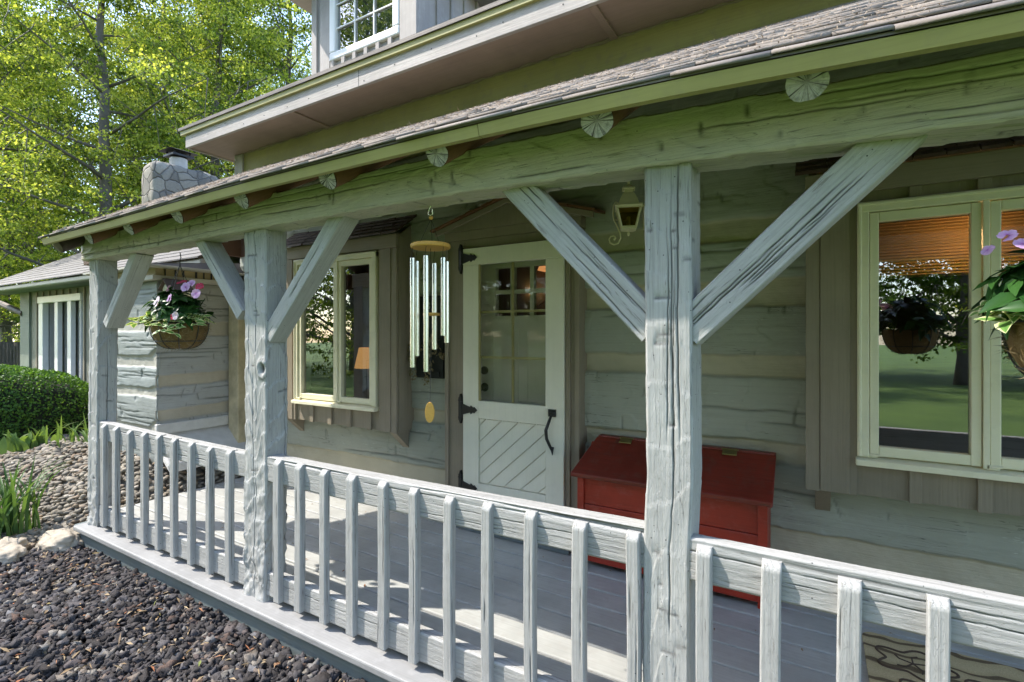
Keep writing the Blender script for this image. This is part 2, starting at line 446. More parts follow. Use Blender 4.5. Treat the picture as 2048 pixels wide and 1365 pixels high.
    V = np.concatenate([V, e0, [c0], e1, [c1]])
    k = np.arange(nc); k2 = (k + 1) % nc
    T = np.concatenate([np.stack([n0 + k2, n0 + k, np.full(nc, n0 + nc)], -1), np.stack([n0 + nc + 1 + k, n0 + nc + 1 + k2, np.full(nc, n0 + 2 * nc + 1)], -1)])
    cr = np.concatenate([crk.ravel(), np.zeros(2 * nc + 2)])
    me = np_mesh("timber", V, [Fq, T], {"crack": cr})
    me.polygons.foreach_set("use_smooth", [True] * len(me.polygons))
    return me
def frame(origin, dx, dy):
    dx = Vector(dx).normalized(); dy = Vector(dy); dy = (dy - dx * dy.dot(dx)).normalized(); dz = dx.cross(dy)
    m = Matrix.Identity(4)
    for i, c in enumerate((dx, dy, dz)):
        for r in range(3): m[r][i] = c[r]
    for r in range(3): m[r][3] = origin[r]
    return m
def upright(name, me, m, parent, x, y, z):
    return link(name, me, m, parent, mw=frame((x, y, z), (0, 0, 1), (1, 0, 0)))
def lying(name, me, m, parent, x, y, z):
    return link(name, me, m, parent, mw=frame((x, y, z), (1, 0, 0), (0, 1, 0)))

# ------------------------------------------------------------------ leaves and stones
def leaf_mesh(P, Dir, Nrm, L, W, tone, fold=0.25, curl=0.15):
    """pointed leaves: base P, direction Dir, normal Nrm (n,3); L, W (n,)"""
    n = len(P); Dir = Dir / np.linalg.norm(Dir, axis=1)[:, None]
    S = np.cross(Dir, Nrm); S /= np.linalg.norm(S, axis=1)[:, None] + 1e-9
    U = np.cross(S, Dir)
    L = L[:, None]; W = W[:, None]
    v = np.stack([P, P + Dir * L * 0.45 + S * W * 0.5 + U * W * fold, P + Dir * L - U * L * curl, P + Dir * L * 0.45 - S * W * 0.5 + U * W * fold, P + Dir * L * 0.5], 1).reshape(-1, 3)
    b = np.arange(n)[:, None] * 5
    Fq = np.concatenate([b + np.array([[0, 1, 4]]), b + np.array([[4, 1, 2]]), b + np.array([[0, 4, 3]]), b + np.array([[4, 2, 3]])])
    return v, Fq, np.repeat(tone, 5)
def rnd_dirs(rg, n, up=0.0):
    d = rg.normal(size=(n, 3)); d[:, 2] += up
    return d / np.linalg.norm(d, axis=1)[:, None]
def ico(sub):
    import bmesh
    bm = bmesh.new(); bmesh.ops.create_icosphere(bm, subdivisions=sub, radius=1)
    V = np.array([v.co[:] for v in bm.verts]); Fc = np.array([[v.index for v in f.verts] for f in bm.faces]); bm.free()
    return V, Fc
def stones(name, pts, size, m, seed, flat=0.6, rough=0.35, sub=2, freq=1.6, smooth=True, protos=14, elong=0.35):
    rg = np.random.default_rng(seed); V0, F0 = ico(sub); pr = []
    for k in range(protos):
        d = 1 + rough * fbm(V0[:, 0] * freq + 9 * k, V0[:, 1] * freq, V0[:, 2] * freq, seed + k, 3)
        pr.append(V0 * d[:, None])
    VV = []; FF = []; TT = []; nv = len(V0)
    for i, p in enumerate(pts):
        a = rg.uniform(0, 6.283); s = size[i]; q = pr[i % protos] * np.array([s * (1 + rg.uniform(-elong, elong)), s, s * flat * rg.uniform(0.8, 1.2)])
        tx, ty = rg.normal(0, 0.3, 2); c, s_ = math.cos(a), math.sin(a)
        q = q @ np.array([[1, 0, tx], [0, 1, ty], [-tx, -ty, 1]]).T
        q = q @ np.array([[c, -s_, 0], [s_, c, 0], [0, 0, 1]]).T
        VV.append(q + p); FF.append(F0 + i * nv); TT.append(np.full(nv, rg.random()))
    me = np_mesh(name, np.concatenate(VV), np.concatenate(FF), {"tone": np.concatenate(TT)})
    return link(name, me, m, None, smooth=smooth)
# ================================================================== THE HOUSE
YW, YB = 3.25, 3.05            # log wall face, bay window face
_zx = np.linspace(-5.6, 2.8, 200); _zz = np.interp(_zx, [-5.2, -3.65, -2.45, -1.13, -0.35, 0.05, 0.4, 2.4], [.668, .680, .696, .692, .672, .650, .627, .56]); _zz = np.convolve(np.pad(_zz, 12, 'edge'), np.hanning(27)[1:-1] / np.hanning(27).sum(), 'valid')
def zf(x):                     # underside of the porch fascia, world z, sagging to the right
    return H + np.interp(x, _zx, _zz)
def zbeam(x):                  # underside of the beam
    return H + np.interp(x, [-5, -2.7, -1.25, -0.49, 0.43, 2.4], [.565, .576, .572, .553, .512, .49])
PITCH = 0.594

house = empty("log_house", (-1.5, 3.25, 0), "old log house with grey green hewn logs, pale chinking and a dormer above the porch", "house")

def logmat(name, axis, log, chink):
    m, t, b = nt(name)
    ch = N(t, "ShaderNodeAttribute", attribute_name="chink"); tn = N(t, "ShaderNodeAttribute", attribute_name="tone"); cr = N(t, "ShaderNodeAttribute", attribute_name="crack")
    vo = mapping(t); g = noise(t, mapping(t, AX[axis]), 1.6, 5, 0.65); big = noise(t, vo, 2.6, 4, 0.65); mid = noise(t, vo, 22, 4, 0.6)
    lr = ramp(t, tn.outputs["Fac"], [(0, sc(log, 0.85)), (0.5, log), (1, (log[0] * 0.95, log[1] * 1.06, log[2] * 1.25))])
    lc = mixc(t, mixfac(t, big.outputs[0], 0.4, 0.75, 0.5), lr.outputs[0], sc(log, 0.72))
    lc = mixc(t, mixfac(t, g.outputs[0], 0.5, 0.8, 0.4), lc, sc(log, 0.6))
    pl = noise(t, mapping(t, tuple(x * 0.4 if x > 5 else x * 3 for x in AX[axis])), 2.4, 6, 0.7)
    lc = mixc(t, mixfac(t, pl.outputs[0], 0.64, 0.68, 0.55), lc, sc(log, 1.35))
    cc = mixc(t, mixfac(t, big.outputs[0], 0.4, 0.7, 0.6), chink, sc(chink, 0.72))
    c = mixc(t, ch.outputs["Fac"], lc, cc)
    w = noise(t, mapping(t, tuple(x * 0.4 if x > 5 else x * 0.6 for x in AX[axis])), 1.3, 3, 0.55)
    s1 = N(t, "ShaderNodeMath", operation='SUBTRACT'); t.links.new(w.outputs[0], s1.inputs[0]); s1.inputs[1].default_value = .5; s2 = N(t, "ShaderNodeMath", operation='ABSOLUTE'); t.links.new(s1.outputs[0], s2.inputs[0])
    br = N(t, "ShaderNodeMath", operation='MULTIPLY'); t.links.new(mixfac(t, s2.outputs[0], .007, 0, .8), br.inputs[0]); t.links.new(mixfac(t, big.outputs[0], .48, .58, 1), br.inputs[1])
    inv = N(t, "ShaderNodeMath", operation='SUBTRACT'); inv.inputs[0].default_value = 1; t.links.new(ch.outputs["Fac"], inv.inputs[1]); b2 = N(t, "ShaderNodeMath", operation='MULTIPLY'); t.links.new(br.outputs[0], b2.inputs[0]); t.links.new(inv.outputs[0], b2.inputs[1])
    c = mixc(t, b2.outputs[0], c, sc(log, .2))
    c = mixc(t, cr.outputs["Fac"], c, (0.04, 0.045, 0.04))
    t.links.new(c, b.inputs["Base Color"]); b.inputs["Roughness"].default_value = 0.7
    n1 = bump(t, b, g.outputs[0], 0.6, 0.005); bump(t, b, mid.outputs[0], 0.6, 0.006, n1)
    return m
LOGC, CHK = (0.405, 0.42, 0.355), (0.49, 0.45, 0.335)
M['logx'] = logmat('painted hewn logs', 'x', LOGC, CHK)
M['logy'] = logmat('painted hewn logs side', 'y', (0.40, 0.395, 0.365), (0.47, 0.43, 0.35))
M['logf'] = logmat('hewn logs front with sky tint', 'x', (0.31, 0.34, 0.325), (0.42, 0.41, 0.36))  # corner front: bluish skylight put into the log paint colour

def logwall(name, m, parent, org, ux, out, L, z0, z1, logs, seed, res=0.009, holes=(), notch=None, prot=0.035, ticks=42, amp=.6):
    rg = random.Random(seed)
    ns = int(L / res) + 1; nz_ = int((z1 - z0) / res) + 1
    s = np.linspace(0, L, ns)[:, None]; z = np.linspace(z0, z1, nz_)[None, :]
    S = np.repeat(s, nz_, 1); Z = np.repeat(z, ns, 0)
    mask = np.zeros_like(S); tone = np.full_like(S, .5); hgt = 0.007 * fbm(S * 3, Z * 3, 0.5, seed, 3) + 0.002 * fbm(S * 25, Z * 25, .1, seed + 1, 2); crk = np.zeros_like(S)
    for k, (zt, zb) in enumerate(logs):
        t_ = zt + 0.016 * fbm(s * 1.1, k * 3.3, 0.2, seed + 7, 3) + .004 * fbm(s * 14, k, .2, seed, 2); b_ = zb + 0.018 * fbm(s * 1.0, k * 5.1, 4.2, seed + 8, 3) + .005 * fbm(s * 12, k, 3.2, seed, 2)
        if notch is not None:
            b_ = b_ + notch(s, k)
        q = np.clip(np.minimum(t_ - Z, Z - b_) / 0.009, 0, 1); q = q * q * (3 - 2 * q)
        c = np.clip((Z - b_) / (t_ - b_ + 1e-6), 0, 1)
        h = prot * (0.7 + 0.3 * np.sin(np.pi * c) ** 0.5) + amp * (0.010 * fbm(S * 1.6, Z * 5, k * 2.0, seed + 20 + k, 3) + 0.003 * fbm(S * 5, Z * 40, k, seed + 60 + k, 2)) + amp * .006 * ((S * 4.1 + .6 * fbm(S * 1.2, Z * 6, k, seed + 5, 2)) % 1.0)
        for j in range(ticks):     # axe strokes
            x0 = rg.uniform(0, L); zc = rg.uniform(zb, zt); hl = rg.uniform(0.02, 0.06); tl = rg.uniform(-.35, .35); dep = rg.uniform(.004, .013)
            xx = S - x0 - tl * (Z - zc); e = np.clip((hl - np.abs(Z - zc)) / 0.02, 0, 1)
            h = h - dep * e * np.where(xx > 0, np.exp(-np.clip(xx, 0, 9) / 0.05), np.exp(-(xx / 0.008) ** 2)); crk = np.maximum(crk, 0.45 * e * np.exp(-(xx / 0.005) ** 2) * q)
        for j in range(int(5 + L)):     # drying checks along the log
            x0 = rg.uniform(-0.2, L); ln = rg.uniform(0.3, 1.1); zc = rg.uniform(zb + 0.03, zt - 0.03)
            pz = zc + 0.012 * fbm(s * 3, j, k, seed + 91, 3); e = np.clip((S - x0) / 0.1, 0, 1) * np.clip((x0 + ln - S) / 0.15, 0, 1)
            g = e * np.exp(-((Z - pz) / 0.006) ** 2); h = h - 0.009 * g; crk = np.maximum(crk, 0.6 * g * q)
        hgt = np.where(q > 0, q * h + (1 - q) * hgt, hgt); mask = np.maximum(mask, q); tone = np.where(q > 0.5, rg.random(), tone)
    o = Vector(org); ux = Vector(ux); out = Vector(out)
    V = np.array(o)[None, None, :] + S[..., None] * np.array(ux) + hgt[..., None] * np.array(out); V[..., 2] += Z
    idx = np.arange(ns * nz_).reshape(ns, nz_)
    F_ = np.stack([idx[:-1, :-1], idx[1:, :-1], idx[1:, 1:], idx[:-1, 1:]], -1).reshape(-1, 4)
    if ux.cross(Vector((0, 0, 1))).dot(out) < 0: F_ = F_[:, ::-1]
    if holes:
        sm = (S[:-1, :-1] + res / 2).ravel(); zm = (Z[:-1, :-1] + res / 2).ravel(); keep = np.ones(len(sm), bool)
        for a, b, c, d in holes: keep &= ~((sm > a) & (sm < b) & (zm > c) & (zm < d))
        F_ = F_[keep]
    me = np_mesh(name, V.reshape(-1, 3), F_, {"chink": 1 - mask.ravel(), "tone": tone.ravel(), "crack": crk.ravel()})
    return link(name, me, m, parent, smooth=True)

WALL_X0, WALL_X1 = -5.36, 2.6
BAY_L = (-4.39, -2.907); BAY_R = (-0.03, 1.86)
LOGS = [(2.95, 2.60), (2.51, 2.148), (2.005, 1.785), (1.63, 1.345), (1.222, 0.848), (0.735, 0.372)]
logwall("log_wall", M['logx'], house, (WALL_X0, YW, 0), (1, 0, 0), (0, -1, 0), WALL_X1 - WALL_X0, -0.03, 3.16, LOGS, 5,
        holes=[(-4.2 - WALL_X0, -3.1 - WALL_X0, 0.86, 2.14), (-2.32 - WALL_X0, -1.42 - WALL_X0, 0.03, 2.12), (0.18 - WALL_X0, 1.62 - WALL_X0, 0.86, 2.1)])

# rooms behind the windows
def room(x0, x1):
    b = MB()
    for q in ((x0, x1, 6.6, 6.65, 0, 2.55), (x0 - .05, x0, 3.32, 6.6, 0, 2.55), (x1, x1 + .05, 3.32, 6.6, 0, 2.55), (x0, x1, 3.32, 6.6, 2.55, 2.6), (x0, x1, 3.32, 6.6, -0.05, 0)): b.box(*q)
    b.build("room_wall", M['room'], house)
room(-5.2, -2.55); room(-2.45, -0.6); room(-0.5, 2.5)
# outer body, gable ends
b = MB(); b.box(-5.34, -5.28, 3.29, 9, 0, 3.4); b.box(2.6, 2.66, 3.29, 9, 0, 3.4); b.box(-5.28, 2.6, 8.95, 9.0, 0, 3.4)
b.prism([(-5.34, 3.29, 3.4), (-5.34, 9, 3.4), (-5.34, 6.1, 5.1)], (0.06, 0, 0)); b.prism([(2.6, 3.29, 3.4), (2.6, 9, 3.4), (2.6, 6.1, 5.1)], (0.06, 0, 0))
b.build("gable_wall", M['taupe_z'], house)

# frieze, soffit, fascia, drip edge and main roof
ZS = H + 1.94
def strip_grid(name, m, x0, x1, prof, parent, res=0.03, amp=0.003, seed=1, smooth=True):
    """sheet swept along x from a (y, z) profile, slightly uneven"""
    x = np.linspace(x0, x1, int((x1 - x0) / res)); pr = np.array(prof)
    V = np.stack(np.broadcast_arrays(x[:, None], pr[None, :, 0] + amp * fbm(x[:, None] * 2.5, pr[None, :, 1] * 9, 0, seed, 3), pr[None, :, 1] + 0.0 * x[:, None]), -1)
    i = np.arange(len(x) * len(pr)).reshape(len(x), len(pr))
    return link(name, np_mesh(name, V.reshape(-1, 3), np.stack([i[:-1, :-1], i[:-1, 1:], i[1:, 1:], i[1:, :-1]], -1).reshape(-1, 4)[:, ::-1]), m, parent, smooth=smooth)
b = MB(); b.box(-5.36, 2.64, 3.19, 3.26, 3.16, ZS + .002)
b.build("frieze", M['frieze'], house, bevel=.004)
cb = MB(); rg = random.Random(3); pts = []; rr = []
x = -5.3
while x < 2.5:
    pts.append((x, 3.184 + rg.uniform(-.004, .004), ZS - 0.006 + rg.uniform(-.008, .004))); rr.append(rg.choice([.004, .006, .009, .013])); x += rg.uniform(.02, .06)
cb.tube(pts, rr, 6); cb.build("caulk_bead", plain('dirty caulk', (0.24, 0.21, 0.13), 0.9, bmp=.5), house)
# end of the wall above the porch roof: pale corner boards
b = MB(); b.box(-5.40, -5.36, 3.17, 3.6, 2.7, ZS - .004); b.box(-5.36, -5.26, 3.172, 3.19, 3.1, ZS - .01)
b.build_each("corner_board", wood('pale corner paint', (0.36, 0.35, 0.31), 'z', peel=.3), house)
b = MB(); b.box(-5.585, 2.9, 2.80, 3.3, ZS, ZS + .02); so = b.build("soffit", M['soffit'], house)
b = MB(); b.box(-3.93, -3.88, 2.80, 3.186, ZS - .016, ZS - .001); b.box(-1.15, -1.10, 2.80, 3.186, ZS - .016, ZS - .001); b.build_each("soffit_batten", M['soffit'], so, bevel=.003)
b = MB(); b.box(-5.6, 2.9, 2.77, 2.80, ZS - .012, ZS + .135); b.box(-5.615, -5.585, 2.80, 3.9, ZS - .012, ZS + .135); fa = b.build("fascia", M['pinkish'], house, bevel=.003)
b = MB(); rg = random.Random(19)
for i in range(26):
    x = -5.5 + i * .32 + rg.uniform(-.08, .08); z = ZS + rg.uniform(.01, .09); b.prism([(x + .0055 * math.cos(k), 2.7695, z + .0055 * math.sin(k)) for k in (0, 1.05, 2.09, 3.14, 4.19, 5.24)], (0, -.0012, 0))
for x in (-3.05, .35): b.box(x, x + .004, 2.7688, 2.7698, ZS - .012, ZS + .117)
b.build('nail_head', M['iron'], fa)['kind'] = 'stuff'
b = MB(); b.box(-5.66, 2.92, 2.748, 2.772, ZS + .118, ZS + .168); b.build("drip_edge", M['fascia'], fa, bevel=.004)
shing = wood('grey brown shingles', (0.17, 0.145, 0.125), 'x', var=.35, grain=.6, stain=.4)
b = MB(); r0 = ZS + .165
b.hexa([(-5.68, 2.735, r0), (2.94, 2.735, r0), (2.94, 6.1, r0 + 3.36 * .58), (-5.68, 6.1, r0 + 3.36 * .58), (-5.68, 2.735, r0 + .03), (2.94, 2.735, r0 + .03), (2.94, 6.1, r0 + .03 + 3.36 * .58), (-5.68, 6.1, r0 + .03 + 3.36 * .58)])
b.hexa([(-5.68, 6.1, r0 + 3.36 * .58), (2.94, 6.1, r0 + 3.36 * .58), (2.94, 9.5, r0), (-5.68, 9.5, r0), (-5.68, 6.1, r0 + .03 + 3.36 * .58), (2.94, 6.1, r0 + .03 + 3.36 * .58), (2.94, 9.5, r0 + .03), (-5.68, 9.5, r0 + .03)])
b.build("roof", shing, house)

# dormer
dorm_m = wood('pale taupe dormer paint', (0.36, 0.325, 0.30), 'z', grain=.4, peel=.15, under=(.45, .43, .4))
DX0, DX1, DY = -4.12, -2.84, 3.20
wx0, wx1, wz0, wz1 = -3.88, -3.01, 4.0, 4.98
b = MB()
b.box(DX0, wx0 + .03, DY, DY + .06, 3.7, 5.0); b.box(wx1 - .03, DX1, DY, DY + .06, 3.7, 5.0); b.box(wx0 + .03, wx1 - .03, DY, DY + .06, 3.7, wz0 + .03)
b.prism([(DX0, DY, 5.0), (DX1, DY, 5.0), ((DX0 + DX1) / 2, DY, 5.45)], (0, .06, 0))
b.box(DX0, DX0 + .06, DY + .06, 6.3, 3.7, 4.74); b.box(DX1 - .06, DX1, DY + .06, 6.3, 3.7, 4.74)
dormer = b.build("dormer", dorm_m, house)
b = MB()
b.box(DX0 - .022, DX0 + .05, DY - .02, DY, 3.7, 4.99); b.box(DX0 + .10, wx0 - .005, DY - .02, DY, 3.7, 4.99)
b.box(wx1 + .004, DX1 + .02, DY - .022, DY, 3.7, 4.99); b.box(DX1, DX1 + .022, DY, DY + .09, 3.7, 4.72)
b.build_each("corner_board", dorm_m, dormer, bevel=.003)
b = MB()
for i in range(8): b.box(DX1, DX1 + .018, DY + .25 + i * .2, DY + .25 + i * .2 + .045, 3.7, 4.72)
for i in range(6): b.box(wx0 + .02 + i * .145, wx0 + .06 + i * .145, DY - .03, DY, 3.72, wz0 - .005)
b.build_each("batten", dorm_m, dormer)
b = MB()
for q in ((wx0, wx0 + .075, wz0 + .075, wz1), (wx1 - .075, wx1, wz0 + .075, wz1), (wx0, wx1, wz0, wz0 + .075), (wx0, wx1, wz1 - .05, wz1)): b.box(q[0], q[1], DY - .03, DY + .03, q[2], q[3])
b.build("window_frame", M['white'], dormer, bevel=.012)
gx0, gx1, gz0, gz1 = wx0 + .075, wx1 - .075, wz0 + .075, wz1 - .05
b = MB()
for i in (1, 2): b.box(gx0 + (gx1 - gx0) * i / 3 - .0055, gx0 + (gx1 - gx0) * i / 3 + .0055, DY - .008, DY + .006, gz0, gz1)
for i in (1, 2, 3): b.box(gx0, gx1, DY - .0075, DY + .0055, gz0 + .22 * i - .0055, gz0 + .22 * i + .0055)
b.build("muntin", M['white'], dormer)
b = MB(); b.box(gx0, gx1, DY + .008, DY + .012, gz0, gz1); b.build("pane", M['glass'], dormer)
b = MB(); b.box(gx0 - .02, gx1 + .02, DY + .09, DY + .1, gz0 - .05, gz1); b.build("curtain", plain('dim curtain', (0.10, 0.10, 0.10), .9), dormer)
b = MB(); xm = (DX0 + DX1) / 2
for sx in (-1, 1):
    x1 = xm + sx * 0.86; zr, ze = 5.52, 4.74
    b.hexa([(x1, DY - .3, ze), (xm, DY - .3, zr), (xm, 6.6, zr), (x1, 6.6, ze), (x1, DY - .3, ze + .05), (xm, DY - .3, zr + .05), (xm, 6.6, zr + .05), (x1, 6.6, ze + .05)])
b.build("dormer_roof", shing, dormer)
b = MB()
for sx in (-1, 1):
    x1 = xm + sx * 0.87
    b.box(x1, x1 + sx * .02, DY - .31, 6.6, 4.70, 4.80)
    b.box(min(x1, xm + sx * .64), max(x1, xm + sx * .64), DY - .28, 6.5, 4.70, 4.715)
b.build_each("eave_trim", M['pinkish'], dormer)

# -------- bay windows
def bay(x0, x1, wx0, wx1, zhead, mulls, first):
    zb, zt, zs = 0.668, 2.285, 0.825
    b = MB(); T = .035
    b.box(x0, wx0 + .02, YB, YB + T, zb, zt); b.box(wx1 - .02, x1, YB, YB + T, zb, zt)
    b.box(wx0 + .02, wx1 - .02, YB, YB + T, zb, zs + .02); b.box(wx0 + .02, wx1 - .02, YB, YB + T, zhead - .02, zt)
    b.box(x0, x0 + T, YB + T, YW + .02, zb, zt); b.box(x1 - T, x1, YB + T, YW + .02, zb, zt)
    b.box(x0 + T, x1 - T, YB + T, YW + .02, zb, zb + .03)
    bay_o = b.build("bay_window", M['taupe_z'], house)
    b = MB(); F0, F1 = YB - .028, YB - .001
    # wide corner boards and header
    b.box(x0 - .012, x0 + .05, F0 + .004, F1, zb - .005, zt - .12); b.box(x0 + .052, x0 + .178, F0, F1, zb, zt - .12)
    b.box(x1 - .05, x1 + .012, F0 + .004, F1, zb - .005, zt - .12); b.box(x1 - .178, x1 - .052, F0, F1, zb, zt - .12)
    b.box(x1, x1 + .024, YB, YB + .07, zb, zt - .02)
    b.build_each("corner_board", M['taupe_z'], bay_o, bevel=.003)
    b = MB(); b.box(x0 - .015, x1 + .015, F0 - .004, F1, zt - .118, zt - .005); b.build("header_board", M['taupe_x'], bay_o, bevel=.003)
    xb = wx0 - .04
    while xb < wx1 + .06:
        b = MB(); 
        if xb < wx0 or xb + .05 > wx1: b.box(xb, xb + .04 if xb < wx0 else xb + .045, YB - .02, YB - .001, zb - .002, zt - .12)
        else:
            b.box(xb, xb + .048, YB - .02, YB - .001, zb - .004, zs - .001); b.box(xb, xb + .048, YB - .02, YB - .001, zhead + .002, zt - .12)
        b.build_each("batten", M['taupe_z'], bay_o, bevel=.002)
        xb += .245
    # window: casing, sill, sashes, panes
    b = MB(); C = .048
    b.box(wx0, wx0 + C, YB - .035, YB + .03, zs + .04, zhead); b.box(wx1 - C, wx1, YB - .035, YB + .03, zs + .04, zhead); b.box(wx0, wx1, YB - .037, YB + .03, zhead - C, zhead + .002)
    b.box(wx0 + .004, wx0 + .018, YB - .043, YB - .034, zs + .04, zhead - .004); b.box(wx0 + .004, wx1 - .004, YB - .044, YB - .036, zhead - .018, zhead - .003)
    b.build("window_frame", M['cream'], bay_o, bevel=.004)
    b = MB(); b.hexa([(wx0 - .006, YB - .062, zs), (wx1 + .006, YB - .062, zs), (wx1 + .006, YB + .03, zs), (wx0 - .006, YB + .03, zs), (wx0 - .006, YB - .062, zs + .028), (wx1 + .006, YB - .062, zs + .028), (wx1 + .006, YB + .03, zs + .044), (wx0 - .006, YB + .03, zs + .044)])
    b.build("sill", M['cream'], bay_o, bevel=.003)
    ed = [wx0 + C] + mulls + [wx1 - C]
    for i in range(len(ed) - 1):
        a, c = ed[i] + (.014 if i else .003), ed[i + 1] - (.014 if i < len(ed) - 2 else .003)
        z0, z1 = zs + .046, zhead - C - .004; W = .037
        b = MB()
        b.box(a, a + W, YB - .022, YB + .02, z0, z1); b.box(c - W, c, YB - .022, YB + .02, z0, z1); b.box(a + W, c - W, YB - .021, YB + .02, z0, z0 + W * 1.3); b.box(a + W, c - W, YB - .021, YB + .02, z1 - W * 1.2, z1)
        b.build("sash", M['cream'], bay_o, bevel=.004)
        b = MB(); b.box(a + W - .002, c - W + .002, YB + .006, YB + .010, z0 + W, z1 - W); b.build("pane", M['glass'], bay_o)
        if i:
            b = MB(); b.box(ed[i] - .011, ed[i] + .011, YB - .031, YB + .02, zs + .04, zhead - C); b.build("mullion", M['cream'], bay_o, bevel=.003)
        hm = MB(); hm.box(a - .012, a + .03, YB - .031, YB - .023, z0 - .008, z0 + .012); hm.tube([(a + .0, YB - .03, z0 + .0), (a + .04, YB - .034, z0 + .008)], .007, 6); hm.build("sash_hinge", M['cream'], bay_o)
    # roof of small shakes
    rb = MB(); rg = random.Random(first); dz = 0.21; dy = .30
    for j in range(5):
        ya = YB - .075 + dy * j / 5; za = zt - .012 + dz * j / 5; yb_ = ya + dy / 5 * 1.25; zb_ = za + dz / 5 * 1.25
        xx = x0 - .06
        while xx < x1 + .05:
            w = rg.uniform(.07, .15); e = min(xx + w, x1 + .06); k = rg.uniform(0, .012)
            rb.hexa([(xx + .002, ya - k, za), (e - .002, ya - k, za), (e - .002, yb_, zb_), (xx + .002, yb_, zb_), (xx + .002, ya - k, za + .018), (e - .002, ya - k, za + .018), (e - .002, yb_, zb_ + .012), (xx + .002, yb_, zb_ + .012)]); xx += w
    rb.build("bay_roof", M['bayroof'], bay_o)
    b = MB(); b.prism([(x0, YB + .035, zt), (x0, YW + .02, zt), (x0, YW + .02, zt + .14)], (T, 0, 0)); b.prism([(x1 - T, YB + .035, zt), (x1 - T, YW + .02, zt), (x1 - T, YW + .02, zt + .14)], (T, 0, 0)); b.build_each("roof_cheek", M['taupe_z'], bay_o)
    # knee brackets under the bay
    for xk in (x0 + .03, x1 - .10):
        k = MB(); k.prism([(xk, YB + .004, zb - .002), (xk, YW + .01, zb - .002), (xk, YW + .01, zb - .16), (xk, YW - .03, zb - .16)], (.07, 0, 0)); k.build("bracket", M['taupe_z'], bay_o, bevel=.003)
    return bay_o
bl = bay(BAY_L[0], BAY_L[1], -4.178, -3.118, 2.155, [-3.60], 1)
br = bay(BAY_R[0], BAY_R[1], 0.178, 1.612, 2.11, [0.655, 1.135], 2)
# pleated shades inside the right bay
shade = nt('warm pleated shade'); m, t, b_ = shade
v = mapping(t); w = N(t, "ShaderNodeTexWave", wave_type='BANDS', bands_direction='Z'); w.inputs["Scale"].default_value = 26; w.inputs["Distortion"].default_value = .15; t.links.new(v, w.inputs["Vector"])
tr = N(t, "ShaderNodeBsdfTranslucent"); tr.inputs[0].default_value = (0.50, 0.30, 0.13, 1); b_.inputs["Base Color"].default_value = (0.27, 0.16, 0.08, 1); bump(t, b_, w.outputs[0], .6, .01)
mx = N(t, "ShaderNodeMixShader"); mx.inputs[0].default_value = .6; t.links.new(b_.outputs[0], mx.inputs[1]); t.links.new(tr.outputs[0], mx.inputs[2]); t.links.new(mx.outputs[0], t.nodes["Material Output"].inputs[0])
M['shade'] = m
for a, c in ((0.235, 0.628), (0.70, 1.10), (1.17, 1.55)):
    b = MB(); n = 18; zt, zb = 2.02, 1.755
    for i in range(n):
        z0 = zt - (zt - zb) * i / n; z1 = zt - (zt - zb) * (i + 1) / n; zm = (z0 + z1) / 2
        b.add([(a, 3.14, z0), (c, 3.14, z0), (c, 3.128, zm), (a, 3.128, zm)], [(0, 1, 2, 3)]); b.add([(a, 3.128, zm), (c, 3.128, zm), (c, 3.14, z1), (a, 3.14, z1)], [(0, 1, 2, 3)])
    sh = b.build("pleated_shade", M['shade'], br)
    b = MB(); b.box(a - .005, c + .005, 3.125, 3.15, 2.02, 2.045); b.box(a, c, 3.125, 3.145, zb - .012, zb); b.build("shade_rail", M['rust'], br)

# -------- door surround, hood, storm door, entry door
DYF = 3.13
b = MB()
b.box(-2.475, -2.29, DYF, YW + .03, 0.0, 2.18); b.box(-1.442, -1.345, DYF, YW + .03, 0.0, 2.18); b.box(-2.29, -1.442, DYF, YW + .03, 2.115, 2.18)
b.box(-2.482, -1.338, DYF - .005, YW + .02, 2.182, 2.25); b.prism([(-2.482, DYF - .008, 2.252), (-1.338, DYF - .008, 2.252), (-1.338, DYF - .008, 2.262), (-1.88, DYF - .008, 2.42), (-1.94, DYF - .008, 2.42), (-2.482, DYF - .008, 2.262)], (0, .10, 0))
ds = b.build("door_surround", M['taupe_z'], house, bevel=.003)
b = MB(); b.box(-1.442, -1.41, DYF - .018, DYF - .001, 0, 2.11); b.box(-2.475, -2.44, DYF - .012, DYF - .001, 0, 2.18); b.box(-1.38, -1.345, DYF - .012, DYF - .001, 0, 2.18); b.build_each("casing_strip", M['taupe_z'], ds, bevel=.002)
b = MB(); b.box(-2.33, -1.40, DYF - .06, YW + .02, .004, .03); b.build("threshold", M['skirt'], ds)
b = MB(); rg = random.Random(8)
for sx in (-1, 1):
    for i in range(14):
        f0, f1 = i / 14, (i + 1) / 14 + .01
        xa, xb_ = -1.87 + sx * .665 * f0, -1.87 + sx * .665 * f1; za, zb_ = 2.435 - .185 * f0, 2.435 - .185 * f1; k = rg.uniform(0, .012); x_ = [xa, xb_] if sx > 0 else [xb_, xa]; z_ = [za, zb_] if sx > 0 else [zb_, za]
        b.hexa([(x_[0], 3.03 - k, z_[0]), (x_[1], 3.03 - k, z_[1]), (x_[1], YW + .02, z_[1] + .02), (x_[0], YW + .02, z_[0] + .02), (x_[0], 3.03 - k, z_[0] + .016), (x_[1], 3.03 - k, z_[1] + .016), (x_[1], YW + .02, z_[1] + .04), (x_[0], YW + .02, z_[0] + .04)])
b.build("hood_roof", M['rust'], ds)
b = MB()
